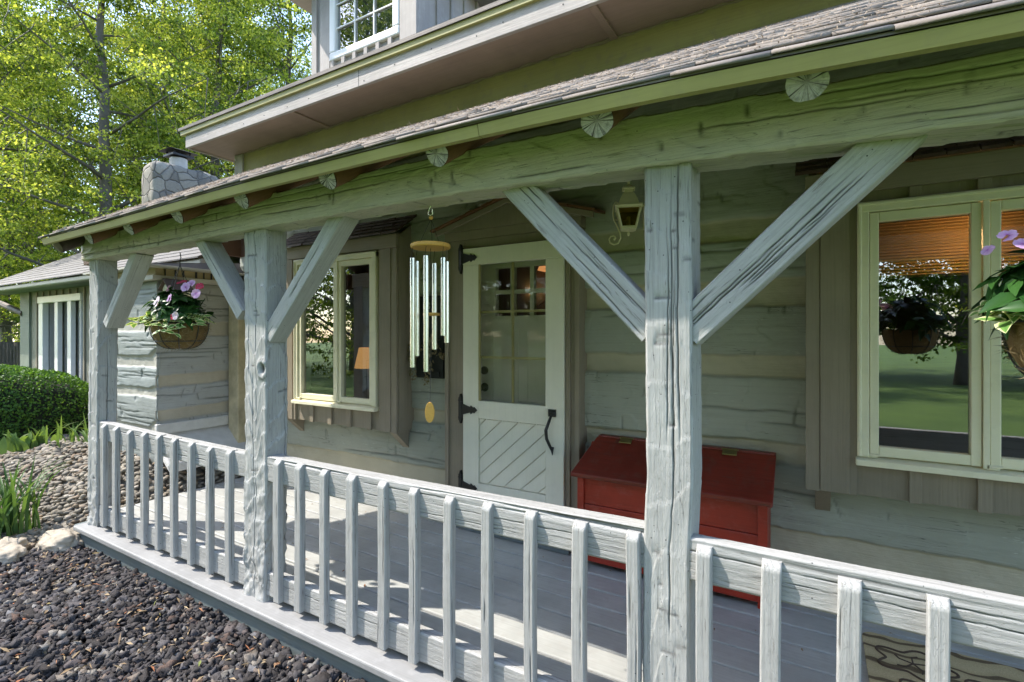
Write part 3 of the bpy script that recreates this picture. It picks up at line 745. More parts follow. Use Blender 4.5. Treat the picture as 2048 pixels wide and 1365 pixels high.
for sx in (-1, 1):
    b.hexa([(-1.87, 3.05, 2.395), (-1.87 + sx * .65, 3.05, 2.215), (-1.87 + sx * .65, 3.07, 2.215), (-1.87, 3.07, 2.395), (-1.87, 3.05, 2.433), (-1.87 + sx * .65, 3.05, 2.253), (-1.87 + sx * .65, 3.07, 2.253), (-1.87, 3.07, 2.433)] if sx > 0 else
           [(-1.87 - .65, 3.05, 2.215), (-1.87, 3.05, 2.395), (-1.87, 3.07, 2.395), (-1.87 - .65, 3.07, 2.215), (-1.87 - .65, 3.05, 2.253), (-1.87, 3.05, 2.433), (-1.87, 3.07, 2.433), (-1.87 - .65, 3.07, 2.253)])
b.build_each("hood_rake", M['taupe_x'], ds, bevel=.002)
dx0, dx1, dzt, dzb = -2.283, -1.448, 2.108, .035
gx0, gx1, gzt, gzb = -2.143, -1.585, 1.983, .972
Y0, Y1 = 3.095, 3.135
b = MB()
b.box(dx0, gx0, Y0, Y1, dzb, gzt - .001); b.box(gx1, dx1, Y0, Y1, dzb, gzt - .001); b.box(dx0, dx1, Y0 - .0015, Y1, gzt, dzt); b.box(gx0, gx1, Y0, Y1, .842, gzb); b.box(gx0, gx1, Y0, Y1, dzb, .36); b.box(gx0, gx1, Y0 + .028, Y1, .36, .842)
storm = b.build("storm_door", M['door'], house, bevel=.003)
def clip(poly, f):
    out = []
    for i in range(len(poly)):
        p, q = poly[i], poly[(i + 1) % len(poly)]; a, c = f(p), f(q)
        if a >= 0: out.append(p)
        if (a >= 0) != (c >= 0): k = a / (a - c); out.append((p[0] + (q[0] - p[0]) * k, p[1] + (q[1] - p[1]) * k))
    return out
b = MB(); d = (0.707, 0.707); w = .092
for i in range(-3, 16):     # slanted boards of the lower panel
    o0 = -1.2 + i * w + .0; lo, hi = o0, o0 + w - .006
    P = [(gx0 + .004, .364), (gx1 - .004, .364), (gx1 - .004, .838), (gx0 + .004, .838)]
    fn = lambda p: (p[1] - .364) * .75 - (p[0] - gx0) * .66
    P = clip(P, lambda p: fn(p) - (lo + .6)); P = clip(P, lambda p: (hi + .6) - fn(p)) if P else P
    if len(P) > 2: b.prism([(x, Y0 + .012, z) for x, z in P], (0, .02, 0))
b.build("slanted_panel", M['door'], storm, bevel=.004)
b = MB(); b.box(gx0, gx1, Y0 + .018, Y0 + .022, gzb, gzt); b.build("pane", M['thinglass'], storm)
b = MB(); xm = (gx0 + gx1) / 2 + .003
b.box(xm - .009, xm + .009, Y0 + .024, Y0 + .034, gzb, gzt)
for z in (1.63, 1.295): b.box(gx0, gx1, Y0 + .0235, Y0 + .0335, z - .009, z + .009)
b.box(gx0, gx0 + .012, Y0 + .002, Y0 + .017, gzb, gzt); b.build("muntin", M['muntin'], storm)
for z in (2.036, .90, .318):       # black strap hinges
    b = MB(); y = Y0 - .006
    b.box(dx0 - .045, dx0 - .015, y + .008, y + .04, z - .085, z + .085)
    for s_ in (-1, 1): b.prism([(dx0 - .048, y + .006, z + s_ * .06), (dx0 - .012, y + .006, z + s_ * .06), (dx0 - .03, y + .006, z + s_ * .112)], (0, .03, 0))
    b.prism([(dx0 - .015, y - .003, z - .045), (dx0 + .07, y - .003, z - .02), (dx0 + .075, y - .003, z - .032), (dx0 + .10, y - .003, z - .014), (dx0 + .104, y - .003, z - .024), (dx0 + .132, y - .003, z), (dx0 + .104, y - .003, z + .024), (dx0 + .10, y - .003, z + .014), (dx0 + .075, y - .003, z + .032), (dx0 + .07, y - .003, z + .02), (dx0 - .015, y - .003, z + .045)][::-1], (0, .012, 0))
    b.tube([(dx0 - .014, y, z - .055), (dx0 - .014, y, z + .055)], .009, 8); b.build("strap_hinge", M['iron'], storm)
b = MB(); hx = -1.532; b.box(hx - .028, hx + .028, Y0 - .008, Y0 - .001, .905, .955); b.box(hx - .012, hx + .03, Y0 - .03, Y0 - .008, .915, .935)
b.tube([(hx, Y0 - .012, .92), (hx - .004, Y0 - .045, .875), (hx - .02, Y0 - .058, .82), (hx - .018, Y0 - .05, .76), (hx - .004, Y0 - .03, .71), (hx + .004, Y0 - .012, .675)], [.008, .011, .012, .011, .010, .008], 8)
b.prism([(hx - .014, Y0 - .012, .70), (hx + .014, Y0 - .012, .70), (hx + .004, Y0 - .012, .645)], (0, .01, 0)); b.build("latch_handle", M['iron'], storm)
YE = 3.27
cols = [(-2.104, -1.972), (-1.937, -1.805), (-1.77, -1.638)]; rows = [(1.968, 1.80), (1.77, 1.604)]
b = MB(); b.box(-2.285, -1.447, YE, YE + .045, .04, rows[1][1]); b.box(-2.285, -1.447, YE, YE + .045, rows[0][0], 2.1)
b.box(-2.285, cols[0][0], YE, YE + .045, rows[1][1], rows[0][0]); b.box(cols[2][1], -1.447, YE, YE + .045, rows[1][1], rows[0][0])
for i in (0, 1): b.box(cols[i][1], cols[i + 1][0], YE + .004, YE + .04, rows[1][1], rows[0][0])
for c in cols: b.box(c[0], c[1], YE + .004, YE + .04, rows[1][0], rows[0][1])
for q in ((-2.13, -1.90), (-1.83, -1.60)):
    for z0, z1 in ((.25, .85), (.95, 1.5)):
        b.box(q[0], q[1], YE - .004, YE, z0, z0 + .012); b.box(q[0], q[1], YE - .004, YE, z1 - .012, z1); b.box(q[0], q[0] + .012, YE - .004, YE, z0 + .012, z1 - .012); b.box(q[1] - .012, q[1], YE - .004, YE, z0 + .012, z1 - .012)
ed = b.build("entry_door", M['innerdoor'], house)
b = MB(); b.box(cols[0][0], cols[2][1], YE + .018, YE + .022, rows[1][1], rows[0][0]); b.build("pane", M['thinglass'], ed)
for nm, z in (("deadbolt", 1.185), ("door_knob", 1.055)):
    b = MB(); n = 16; c = Vector((-2.20, YE, z))
    for r0, y0, y1 in ((.034, -.012, 0), (.012, -.05, -.012), (.026, -.075, -.05)) if nm == "door_knob" else ((.032, -.02, 0),):
        b.prism([c + Vector((r0 * math.cos(2 * math.pi * k / n), y0, r0 * math.sin(2 * math.pi * k / n))) for k in range(n)], (0, y1 - y0, 0))
    b.build(nm, plain('dark bronze ' + nm, (0.10, 0.085, 0.06), .35, .8), ed, bevel=.004)

# -------- log corner of the house, left of the porch
SX, SY = -5.44, 2.45
def dovetail(s, k): return np.clip((np.asarray(s) - (1.2 - .20)) / .13, 0, 1) * -0.0 + np.where(np.asarray(s) > 1.03, -np.clip((1.17 - np.asarray(s)) / .14, 0, 1) * 0.0 + np.clip((np.asarray(s) - 1.03) / .12, 0, 1) * (.07 if k % 2 else .03), 0)
cl = [(2.0, 1.62), (1.50, 1.24), (1.14, .93), (.85, .55), (.42, .1)]
logwall("log_corner", M['logf'], house, (SX - 1.2, SY, 0), (1, 0, 0), (0, -1, 0), 1.228, -.15, 2.02, cl, 31, notch=dovetail, ticks=5, amp=.25, prot=.02)
logwall("log_corner", M['logy'], house, (SX, SY - .03, 0), (0, 1, 0), (1, 0, 0), .83, -.15, 2.02, [(2.0, 1.60), (1.44, 1.06), (.965, .735), (.62, .53), (.45, .1)], 33, ticks=5, amp=.3, prot=.022)
b = MB(); b.box(SX - 1.2, SX - .01, SY + .02, 3.3, -.15, 2.0); b.build("log_core", M['logx'], house)
b = MB(); b.box(SX - 1.3, SX + .14, SY - .15, 3.24, 2.10, 2.122); b.box(SX - 1.25, SX + .06, SY - .08, 3.24, 1.985, 2.03); b.build("eave_board", wood('pale eave paint', (.52, .49, .42), 'y', peel=.2), house, bevel=.003)
b = MB(); b.box(SX - 1.25, SX + .02, SY - .04, 3.24, 2.03, 2.10); b.build("eave_strip", wood('raw pine boards', (0.40, 0.31, 0.17), 'y', var=.2), house)
rg = random.Random(4); b = MB()
for i in range(9): y = SY + .05 + i * .085 + rg.uniform(-.02, .02); b.box(SX + .02, SX + .03, y, y + rg.uniform(.008, .02), 2.035, 2.098)
b.build_each("eave_gap", M['iron'], house)
b = MB(); b.hexa([(SX - 1.3, 2.3, 2.124), (SX + .13, 2.3, 2.124), (SX + .13, 3.24, 2.124), (SX - 1.3, 3.24, 2.124), (SX - 1.3, 2.3, 2.13), (SX + .13, 2.3, 2.13), (SX + .05, 3.24, 2.24), (SX - 1.3, 3.24, 2.24)]); b.build("corner_roof", shing, house)
b = MB(); b.box(-5.36, -5.33, 2.95, 3.24, 2.30, 2.78); b.box(-5.34, -5.05, 3.20, 3.215, 2.30, 2.85); b.build("end_board", M['brown'], house)
b = MB(); b.box(-5.40, -5.22, 3.10, 3.24, -.1, 2.0); b.build("corner_stone", plain('tan corner stones', (0.50, 0.43, 0.28), .85, var=.25, scale=7, bmp=.7), house, bevel=.01)
# whitewashed ledge along the log corner
b = MB(); b.hexa([(SX - .02, SY - .05, .42), (-5.14, SY - .05, .17), (-5.14, 3.24, .17), (SX - .02, 3.24, .42), (SX - .02, SY - .05, .52), (-5.14, SY - .05, .25), (-5.14, 3.24, .25), (SX - .02, 3.24, .52)])
b.build("stone_ledge", M['ledge'], house, bevel=.015)
b = MB(); b.box(SX + .0, SX + .05, SY - .04, 3.1, .50, .60); b.build("ledge_cap", M['ledge'], house, bevel=.008)

# ================================================================== THE PORCH
porch = empty("front_porch", (-1.5, 1.7, 0), "open timber porch with hewn grey posts, braces and a shingled roof on log rafters", "porch")
def lump(x): return np.clip((0.42 - x) / 0.42, 0, 1) * 0.016
PY = 1.75
def post_x(u0, u1): return xat(u0, 1.68), xat(u1, 1.68)
for (x0, x1, dep, sd, tk, ck) in ((-4.822, -4.665, .13, 11, 22, 5), (-2.775, -2.575, .135, 12, 20, 6), (-.487, -.336, .155, 13, 26, 6)):
    L = float(zbeam((x0 + x1) / 2)) + .01
    me = timber(L, x1 - x0, dep, dl=.008, dc=.0024, seed=sd, hew=.0022 if sd != 13 else .0012, adze=.005 if sd != 13 else .002, fine=.0004, cracks=ck + 3, cw=.0017, cd=.010, ticks=tk, knots=[(3, 1.275, .068, .024)] if sd == 12 else (), lump=lump if sd == 11 else (lambda x: np.clip((1.0 - x) / .9, 0, 1) * .009 + .002) if sd == 12 else (lambda x: 0.001 + 0 * x), faces=(0, 3, 3, 2),
                bow=(lambda x, sd=sd: (.004 * np.sin(x * 2.1 + sd) - (.014 * np.clip((1.0 - x) / .25, 0, 1) if sd == 13 else 0), .004 * np.sin(x * 1.6 + sd))))
    upright("post", me, M['post'], porch, (x0 + x1) / 2, 1.68 + dep / 2, 0)
xs = -4.86; Lb = 2.4 - xs
me = timber(Lb, .15, .17, dl=.011, dc=.003, seed=21, hew=.0022, adze=.005, fine=.0004, cracks=26, cw=.0022, cd=.010, ticks=70, faces=(2, 2, 3), bow=lambda x: (.004 * np.sin(x * 1.7), zbeam(x + xs) + .085))
lying("beam", me, M['beam'], porch, xs, 1.65 + .075, 0)
def brace(u0, v0, u1, v1, w, d, seed, Y=1.695, ext=(.05, .07)):
    a, c = onY(u0, v0, Y), onY(u1, v1, Y); dr = (c - a).normalized(); a = a - dr * ext[0]; c = c + dr * ext[1]
    L = (c - a).length; me = timber(L, d, w, dl=.010, dc=.002, seed=seed, hew=.0008, fine=.0003, cracks=9 if w > .1 else 3, cw=.0016, cd=.008, ticks=0, bev=.004, faces=(2,))
    o = Vector((a.x, Y + d / 2, a.z)); link("brace", me, M['post'], porch, mw=frame(o, dr, (0, 1, 0)))
brace(213, 640, 262, 518, .075, .115, 41); brace(472, 618, 398, 483, .075, .115, 42); brace(540, 660, 668, 440, .09, .10, 43)
brace(1286, 640, 1027, 368, .11, .085, 44); brace(1392, 642, 1795, 266, .115, .085, 45)
# rafters
lend = nt('grey checked log end'); m, t, b_ = lend
uvc = mapping(t, (1, 1, 1)); sepv = N(t, "ShaderNodeSeparateXYZ"); t.links.new(uvc, sepv.inputs[0])
an = N(t, "ShaderNodeMath", operation='ARCTAN2'); t.links.new(sepv.outputs[1], an.inputs[0]); t.links.new(sepv.outputs[2], an.inputs[1])
cmb = N(t, "ShaderNodeCombineXYZ"); t.links.new(an.outputs[0], cmb.inputs[0]); oi = N(t, "ShaderNodeObjectInfo"); t.links.new(oi.outputs["Random"], cmb.inputs[1])
rn = noise(t, cmb.outputs[0], 5.5, 3, .6); mn = noise(t, uvc, 55, 4, .7)
c = ramp(t, rn.outputs[0], [(.40, (.03, .03, .03)), (.46, (.50, .49, .50)), (.7, (.62, .60, .62))]); c2 = mixc(t, mixfac(t, mn.outputs[0], .45, .7, .7), c.outputs[0], (.13, .125, .12))
t.links.new(c2, b_.inputs["Base Color"]); b_.inputs["Roughness"].default_value = .9; bump(t, b_, rn.outputs[0], .8, .01)
M['logend'] = m
for i, (u, r) in enumerate(((115, .055), (178, .042), (257, .043), (355, .045), (484, .045), (656, .045), (875, .044), (1195, .046), (1614, .044))):
    X = xat(u, 1.5); z = float(zf(X)) - .006; rg = random.Random(60 + i); n = 20; Lr = 2.05
    p0 = Vector((X, 1.5, z)); d = Vector((0, 1, PITCH)).normalized()
    V0 = []; nx = 14
    xx = np.linspace(0, Lr, nx); an_ = np.linspace(0, 2 * math.pi, n, endpoint=False)
    R = r * (1 + .10 * fbm(xx[:, None] * 2, np.cos(an_)[None, :] * 1.2 + i, np.sin(an_)[None, :] * 1.2, 300 + i, 2)) * (1 + .12 * np.exp(-xx / .05))[:, None] * (1 + .0 * an_)[None, :]
    V = np.stack([np.repeat(xx[:, None], n, 1), R * np.cos(an_), R * np.sin(an_)], -1).reshape(-1, 3)
    ii = np.arange(nx - 1)[:, None] * n; j = np.arange(n)[None, :]; j2 = (j + 1) % n
    ra = link("rafter", np_mesh("rafter", V, np.stack([ii + j, ii + j2, ii + n + j2, ii + n + j], -1).reshape(-1, 4)), M['log'] if i else wood('dark end log', (.07, .05, .035), 'x', var=.5), porch, smooth=True, mw=frame(p0, d, (1, 0, 0)))  # first rafter in a darker brown than the others
    E = V[:n].copy(); E[:, 0] -= .003 + .004 * np.random.default_rng(i).random(n); E = np.concatenate([E, E * np.array([1, .55, .55]) - np.array([.004, 0, 0]), [[-.006, 0, 0]]])
    k = np.arange(n); k2 = (k + 1) % n
    me = np_mesh("end_grain", E, [np.stack([k2, k, n + k, n + k2], -1), np.stack([n + k2, n + k, np.full(n, 2 * n)], -1)])
    eo = link("end_grain", me, M['logend'] if i else M['deckwood'], ra); eo.matrix_parent_inverse = Matrix.Identity(4)
# roof deck, fascia, shingles
RX0, RX1 = -4.95, 2.4
def roofz(x, y): # underside of the deck
    e = zf(x) + .040; s = (H + 1.765 - .02 - e) / (YW - 1.45); return e + s * (y - 1.45)
b = MB(); xs_ = np.linspace(RX0 + .02, RX1, 70)
for i in range(69):
    a, c = xs_[i], xs_[i + 1]
    for k in range(11):
        y0, y1 = 1.478 + k * .161, 1.478 + (k + 1) * .161 - .003
        b.hexa([(a, y0, roofz(a, y0)), (c, y0, roofz(c, y0)), (c, y1, roofz(c, y1)), (a, y1, roofz(a, y1)), (a, y0, roofz(a, y0) + .018), (c, y0, roofz(c, y0) + .018), (c, y1, roofz(c, y1) + .018), (a, y1, roofz(a, y1) + .018)])
b.build("roof_deck", M['deckwood'], porch)
b = MB()
for i in range(69):
    a, c = float(xs_[i]) - (.02 if i == 0 else 0), float(xs_[i + 1])
    e = .0015 if i > 36 else 0; gp = .003 if i == 36 else 0
    za, zc = float(zf(a)), float(zf(c))
    b.hexa([(a, 1.452 - e, za), (c - gp, 1.452 - e, zc), (c - gp, 1.475, zc), (a, 1.475, za), (a, 1.44 - e, za + .037), (c - gp, 1.44 - e, zc + .037), (c - gp, 1.475, zc + .040), (a, 1.475, za + .040)])
b.build("fascia", M['fascia'], porch)
tabs = toned('weathered roof shingles', [(0, (.20, .175, .155)), (.5, (.25, .222, .20)), (1, (.30, .27, .245))], rough=.9, bscale=120, bmp=.5, bd=.003)
rg = random.Random(77); VV = []; FF = []; TT = []
for j in range(22):
    y0 = 1.428 + j * .082; y1 = y0 + .13; x = RX0 - .015 - rg.random() * .1
    while x < RX1:
        w = rg.choice([.18, .25, .3, .33]); a, c = max(x, RX0 - .015), min(x + w - .0015, RX1); x += w
        if c - a < .02: continue
        k = rg.uniform(-.004, .004); up = (.023 if j else .016) + rg.uniform(0, .0035); cur = rg.uniform(-.002, .002); th = .010
        n0 = len(VV)
        for (px, py, pz) in ((a, y0 + k, up), (c, y0 + k, up + cur), (c, y1, .019), (a, y1, .019), (a, y0 + k, up + th), (c, y0 + k, up + th + cur), (c, y1, .022), (a, y1, .022)):
            VV.append((px, py, float(roofz(px, py)) + pz))
        FF += [[n0 + q for q in f] for f in ((0, 3, 2, 1), (4, 5, 6, 7), (0, 1, 5, 4), (1, 2, 6, 5), (2, 3, 7, 6), (3, 0, 4, 7))]; TT += [rg.random()] * 8
link("shingles", np_mesh("shingles", np.array(VV), np.array(FF), {"tone": np.array(TT)}), tabs, porch)
b = MB()
for i in range(69):
    a, c = float(xs_[i]) - (.03 if i == 0 else 0), float(xs_[i + 1])
    b.hexa([(a, 1.436, float(zf(a)) + .040), (c, 1.436, float(zf(c)) + .040), (c, 1.60, roofz(c, 1.60) + .018), (a, 1.60, roofz(a, 1.60) + .018), (a, 1.436, roofz(a, 1.436) + .0155), (c, 1.436, roofz(c, 1.436) + .0155), (c, 1.60, roofz(c, 1.60) + .0195), (a, 1.60, roofz(a, 1.60) + .0195)])
b.build('starter_strip', shing, porch)
# litter on the roof
rg = np.random.default_rng(9); n = 6500
X = rg.uniform(RX0, RX1, n); Yl = 1.44 + 1.75 * rg.beta(1.1, 1.5, n); Z = roofz(X, Yl) + .036 + rg.uniform(0, .008, n)
P = np.stack([X, Yl, Z], -1); D = rg.normal(size=(n, 3)) * np.array([1, .6, .12]); D[:, 2] += D[:, 1] * PITCH
v, f_, tn = leaf_mesh(P, D, np.tile([0, -.5, 1.0], (n, 1)) + rg.normal(0, .3, (n, 3)), rg.uniform(.012, .045, n), rg.uniform(.002, .005, n), rg.random(n))
o = link("catkin_litter", np_mesh("litter", v, f_, {"tone": tn}), toned('dry catkins', [(0, (.27, .20, .13)), (.5, (.38, .31, .23)), (1, (.18, .12, .07))], bmp=0)); tag(o, kind="stuff")
# deck
b = MB(); y = 1.742; i = 0; rg = random.Random(2)
while y < 3.24:
    w = .168; b.box(-5.045 + rg.uniform(0, .01), 2.4, y, min(y + w - .009, 3.25), -.035, 0 + rg.uniform(-.002, .001)); y += w
b.build("deck_floor", M['floor'], porch, bevel=.008)
b = MB(); b.box(-4.87, 2.4, 1.60, 1.738, -.035, .002); b.box(-4.87, -4.78, 1.60, 1.70, -.0345, .0015) if False else None
b.build("edge_board", M['edge'], porch, bevel=.008)
b = MB(); b.box(-4.85, 2.4, 1.635, 1.66, -.3, -.036); b.box(-5.02, -4.99, 1.66, 3.25, -.3, -.036); b.build("skirt", M['skirt'], porch)
b = MB(); b.box(-4.97, -4.865, 1.70, 1.86, H + .545, H + .73); b.build("end_block", M['brown'], porch, bevel=.004)

# railings
def railing(x0, x1, us, label, thick, seed, zl, zr, ext=()):
    r = empty("porch_railing", ((x0 + x1) / 2, 1.72, 0), label, "railing", "railings between the porch posts")
    L = x1 - x0 + .03
    top = timber(L, thick, .138, dl=.010, dc=.0025, seed=seed, hew=.0009, fine=.0005, cracks=5, cw=.0013, cd=.005, bev=.006, rot=.016 if seed == 53 else .003, faces=(2, 1, 2), bow=lambda x: (0 * x, zl + (zr - zl) * x / L - .004 * np.sin(np.pi * x / L)))
    lying("top_rail", top, M['rail'], r, x0 - .015, 1.69 + thick / 2, -.069)
    bot = timber(L, .055, .13, dl=.010, dc=.003, seed=seed + 1, hew=.0014, fine=.0005, cracks=4, cw=.0013, cd=.004, bev=.006, faces=(2, 1))
    lying("bottom_rail", bot, M['rail'], r, x0 - .015, 1.69 + .0275, .035 + .065)
    for i, u in enumerate(list(us) + list(ext)):
        X = xat(u, 1.672) if u > 50 else u
        rg = random.Random(seed * 50 + i); w = rg.uniform(.044, .056)
        me = timber(.755, w, .034, dl=.010, dc=.0025, seed=seed * 60 + i, hew=.0006, fine=.0005, cracks=rg.choice([1, 2, 3]), cw=.0014, cd=.004, bev=.004, faces=(3, 0), bow=lambda x, k=rg.uniform(-.006, .006): (k * np.sin(x * 4), np.where(x > .735, (x - .735) * .9, 0)))
        upright("baluster", me, M['rail'], r, X, 1.664 + .017, .038 + rg.uniform(-.008, .006))
railing(-4.665, -2.775, (206, 230, 257, 286, 315, 346, 380, 417, 457), "pale grey baluster railing from the far corner post to the knotty middle post", .06, 51, .805, .790)
railing(-2.575, -.487, (554, 596, 646, 701, 763, 825, 897, 973, 1060, 1159, 1264), "pale grey baluster railing with a rotted top rail in front of the white door", .075, 53, .797, .815)
railing(-.345, 1.55, (1408, 1544, 1701, 1879), "pale grey baluster railing in front of the right bay window and doormat", .05, 55, .812, .822, ext=(.6, .78, .96, 1.14, 1.32, 1.48))
x0, x1 = 1.55, 1.70
upright("post", timber(float(zbeam(1.6)) + .01, .15, .15, seed=14, hew=.005, cracks=4, ticks=15), M['post'], porch, 1.62, 1.75, 0)
# ================================================================== GROUND
GZ = -0.15
def sheet(name, m, poly, z, res=None, amp=0.0, seed=0):
    me = bpy.data.meshes.new(name); me.from_pydata([(x, y, z) for x, y in poly], [], [tuple(range(len(poly)))]); me.update()
    return tag(link(name, me, m), kind="structure")
m, t, b_ = nt('lawn grass'); v = mapping(t); n1 = noise(t, v, .6, 4, .6); n2 = noise(t, v, 90, 4, .7)
c = ramp(t, n1.outputs[0], [(.3, (.07, .135, .022)), (.7, (.15, .245, .038))]); c2 = mixc(t, mixfac(t, n2.outputs[0], .4, .7, .6), c.outputs[0], (.03, .07, .01))
t.links.new(c2, b_.inputs["Base Color"]); b_.inputs["Roughness"].default_value = .9; bump(t, b_, n2.outputs[0], .8, .03); M['lawn'] = m
M['soil'] = plain('dark mulch soil', (.05, .042, .035), .95, var=.5, scale=40, bmp=.8)
M['grit'] = plain('grey grit', (.20, .18, .15), .95, var=.4, scale=60, bmp=.8)
sheet("ground", M['lawn'], [(-90, -90), (90, -90), (90, 90), (-90, 90)], GZ - .06)
sheet("mulch_bed", M['soil'], [(-5.3, 0.25), (2.6, 0.25), (2.6, 1.70), (-4.84, 1.70), (-5.3, 1.2)], GZ - .045)
def zg(x, y): # the gravel banks up towards the log corner and the hedge
    return .13 * np.clip((y - 1.62) / .4, 0, 1) + .26 * np.clip((-5.08 - x) / .4, 0, 1) * np.clip((y - 1.72) / .6, 0, 1) * np.clip((x + 9) / 1.5, 0.3, 1)
gx, gy = np.meshgrid(np.linspace(-9.4, -4.9, 60), np.linspace(.6, 3.5, 40), indexing='ij'); ins = ~((gx > -5.2) & (gy < 1.25)); gi = np.arange(gx.size).reshape(gx.shape)
gz_ = GZ - .046 + zg(gx, gy) - .3 * ((gx > -5.06) & (gy > 1.7))
tag(link("gravel_bed", np_mesh("gravel_bed", np.stack([gx, gy, gz_], -1).reshape(-1, 3), np.stack([gi[:-1, :-1], gi[1:, :-1], gi[1:, 1:], gi[:-1, 1:]], -1).reshape(-1, 4)), M['grit'], smooth=True), kind="structure")
def jitter(x0, x1, y0, y1, sp, seed, inside):
    rg = np.random.default_rng(seed); gx, gy = np.meshgrid(np.arange(x0, x1, sp), np.arange(y0, y1, sp)); p = np.stack([gx.ravel(), gy.ravel()], -1)
    p = p + rg.uniform(-.48, .48, p.shape) * sp; return p[inside(p[:, 0], p[:, 1])]
lava = toned('dark lava rock', [(0, (.032, .028, .027)), (.5, (.062, .056, .056)), (.78, (.105, .098, .102)), (.86, (.12, .075, .055)), (.92, (.24, .22, .19)), (1, (.15, .15, .16))], rough=.9, bscale=70, bmp=.9, bd=.006)
peb = toned('river pebbles', [(0, (.13, .115, .095)), (.4, (.24, .21, .165)), (.7, (.33, .29, .225)), (.85, (.22, .15, .09)), (1, (.42, .38, .32))], rough=.75, bscale=40, bmp=.25)
edge = lambda x, y: (x > -5.15 + np.clip(y - 1.2, 0, 1) * .8 + .12 * vnoise(x * 3, y * 5, 0, 4)) & (y < 1.63)
rg = np.random.default_rng(1)
P = jitter(-5.3, -1.1, .5, 1.66, .0275, 3, edge); P2 = jitter(-5.3, -1.1, .5, 1.66, .045, 4, edge)
z1 = GZ + .012 + .02 * vnoise(P[:, 0] * 2, P[:, 1] * 2, 0, 2) + rg.uniform(-.008, .012, len(P)); z2 = GZ - .02 + 0 * P2[:, 0]
tag(stones("lava_rock", np.concatenate([np.c_[P, z1], np.c_[P2, z2]]), np.concatenate([rg.uniform(.009, .021, len(P)) * rg.choice([1, 1, 1, 1.5], len(P)), rg.uniform(.02, .03, len(P2))]), lava, 7, flat=.8, rough=.75, sub=2, freq=2.3, smooth=False, elong=.3), kind="stuff")
ed2 = lambda x, y: ~((x > -5.2 + np.clip(y - 1.2, 0, 1) * .8 + .12 * vnoise(x * 3, y * 5, 0, 4)) & (y < 1.7)) & (x < -5.06 + .2 * (y < 1.72)) & ~((x > -6.6) & (x < -5.46) & (y > 2.42))
P = jitter(-9.3, -4.75, .9, 3.5, .047, 5, ed2); rg = np.random.default_rng(2)
z1 = GZ + .03 * vnoise(P[:, 0] * 1.2, P[:, 1] * 1.2, 0, 8) + rg.uniform(-.01, .012, len(P)) + zg(P[:, 0], P[:, 1])
tag(stones("river_gravel", np.c_[P, z1], rg.uniform(.019, .036, len(P)), peb, 17, flat=.5, rough=.22, sub=2, freq=1.1, elong=.35), kind="stuff")
# boulders
bould = plain('tan boulder', (.36, .31, .24), .85, var=.25, scale=6, bmp=.6)
def boulder(c, s, seed, label):
    V, F_ = ico(5); d = 1 + .22 * fbm(V[:, 0] * 1.3, V[:, 1] * 1.3, V[:, 2] * 1.3, seed, 4) + .03 * fbm(V[:, 0] * 7, V[:, 1] * 7, V[:, 2] * 7, seed + 3, 3)
    o = link("boulder", np_mesh("boulder", V * d[:, None] * np.array(s), F_), bould, smooth=True, loc=c); tag(o, label, "boulder", "boulders at the bed edge")
boulder((-4.93, 1.55, GZ + .02), (.20, .13, .11), 3, "rounded tan boulder touching the porch corner at the bed edge")
boulder((-4.95, 1.24, GZ + .01), (.17, .12, .09), 6, "grey boulder at the left picture edge under the daylily leaves")
boulder((-5.15, 1.32, GZ + .02), (.12, .10, .07), 9, "small buff boulder behind the grey one beside the daylily")
# fallen leaves and twigs
rg = np.random.default_rng(12); n = 900; P = np.c_[rg.uniform(-5.4, -1.2, n), rg.uniform(.5, 1.6, n), np.full(n, GZ + .035)]
D = rg.normal(size=(n, 3)) * np.array([1, 1, .15]); v, f_, tn = leaf_mesh(P, D, np.tile([0, 0, 1.], (n, 1)) + rg.normal(0, .4, (n, 3)), rg.uniform(.015, .07, n), rg.uniform(.002, .016, n), rg.random(n))
tag(link("leaf_litter", np_mesh("leaf_litter", v, f_, {"tone": tn}), toned('leaf litter', [(0, (.25, .17, .09)), (.6, (.36, .28, .17)), (.9, (.30, .10, .04)), (1, (.16, .2, .05))], bmp=0)), kind="stuff")

rg = np.random.default_rng(44); n = 70; P = np.c_[rg.uniform(-4.8, 1.2, n), 1.62 + 1.55 * rg.random(n) ** .7, np.full(n, .006)]
D = rg.normal(size=(n, 3)) * np.array([1, 1, .1]); v, f_, tn = leaf_mesh(P, D, np.tile([0, 0, 1.], (n, 1)) + rg.normal(0, .3, (n, 3)), rg.uniform(.012, .04, n), rg.uniform(.003, .014, n), rg.random(n))
tag(link("deck_litter", np_mesh("deck_litter", v, f_, {"tone": tn}), bpy.data.materials['leaf litter']), kind="stuff")

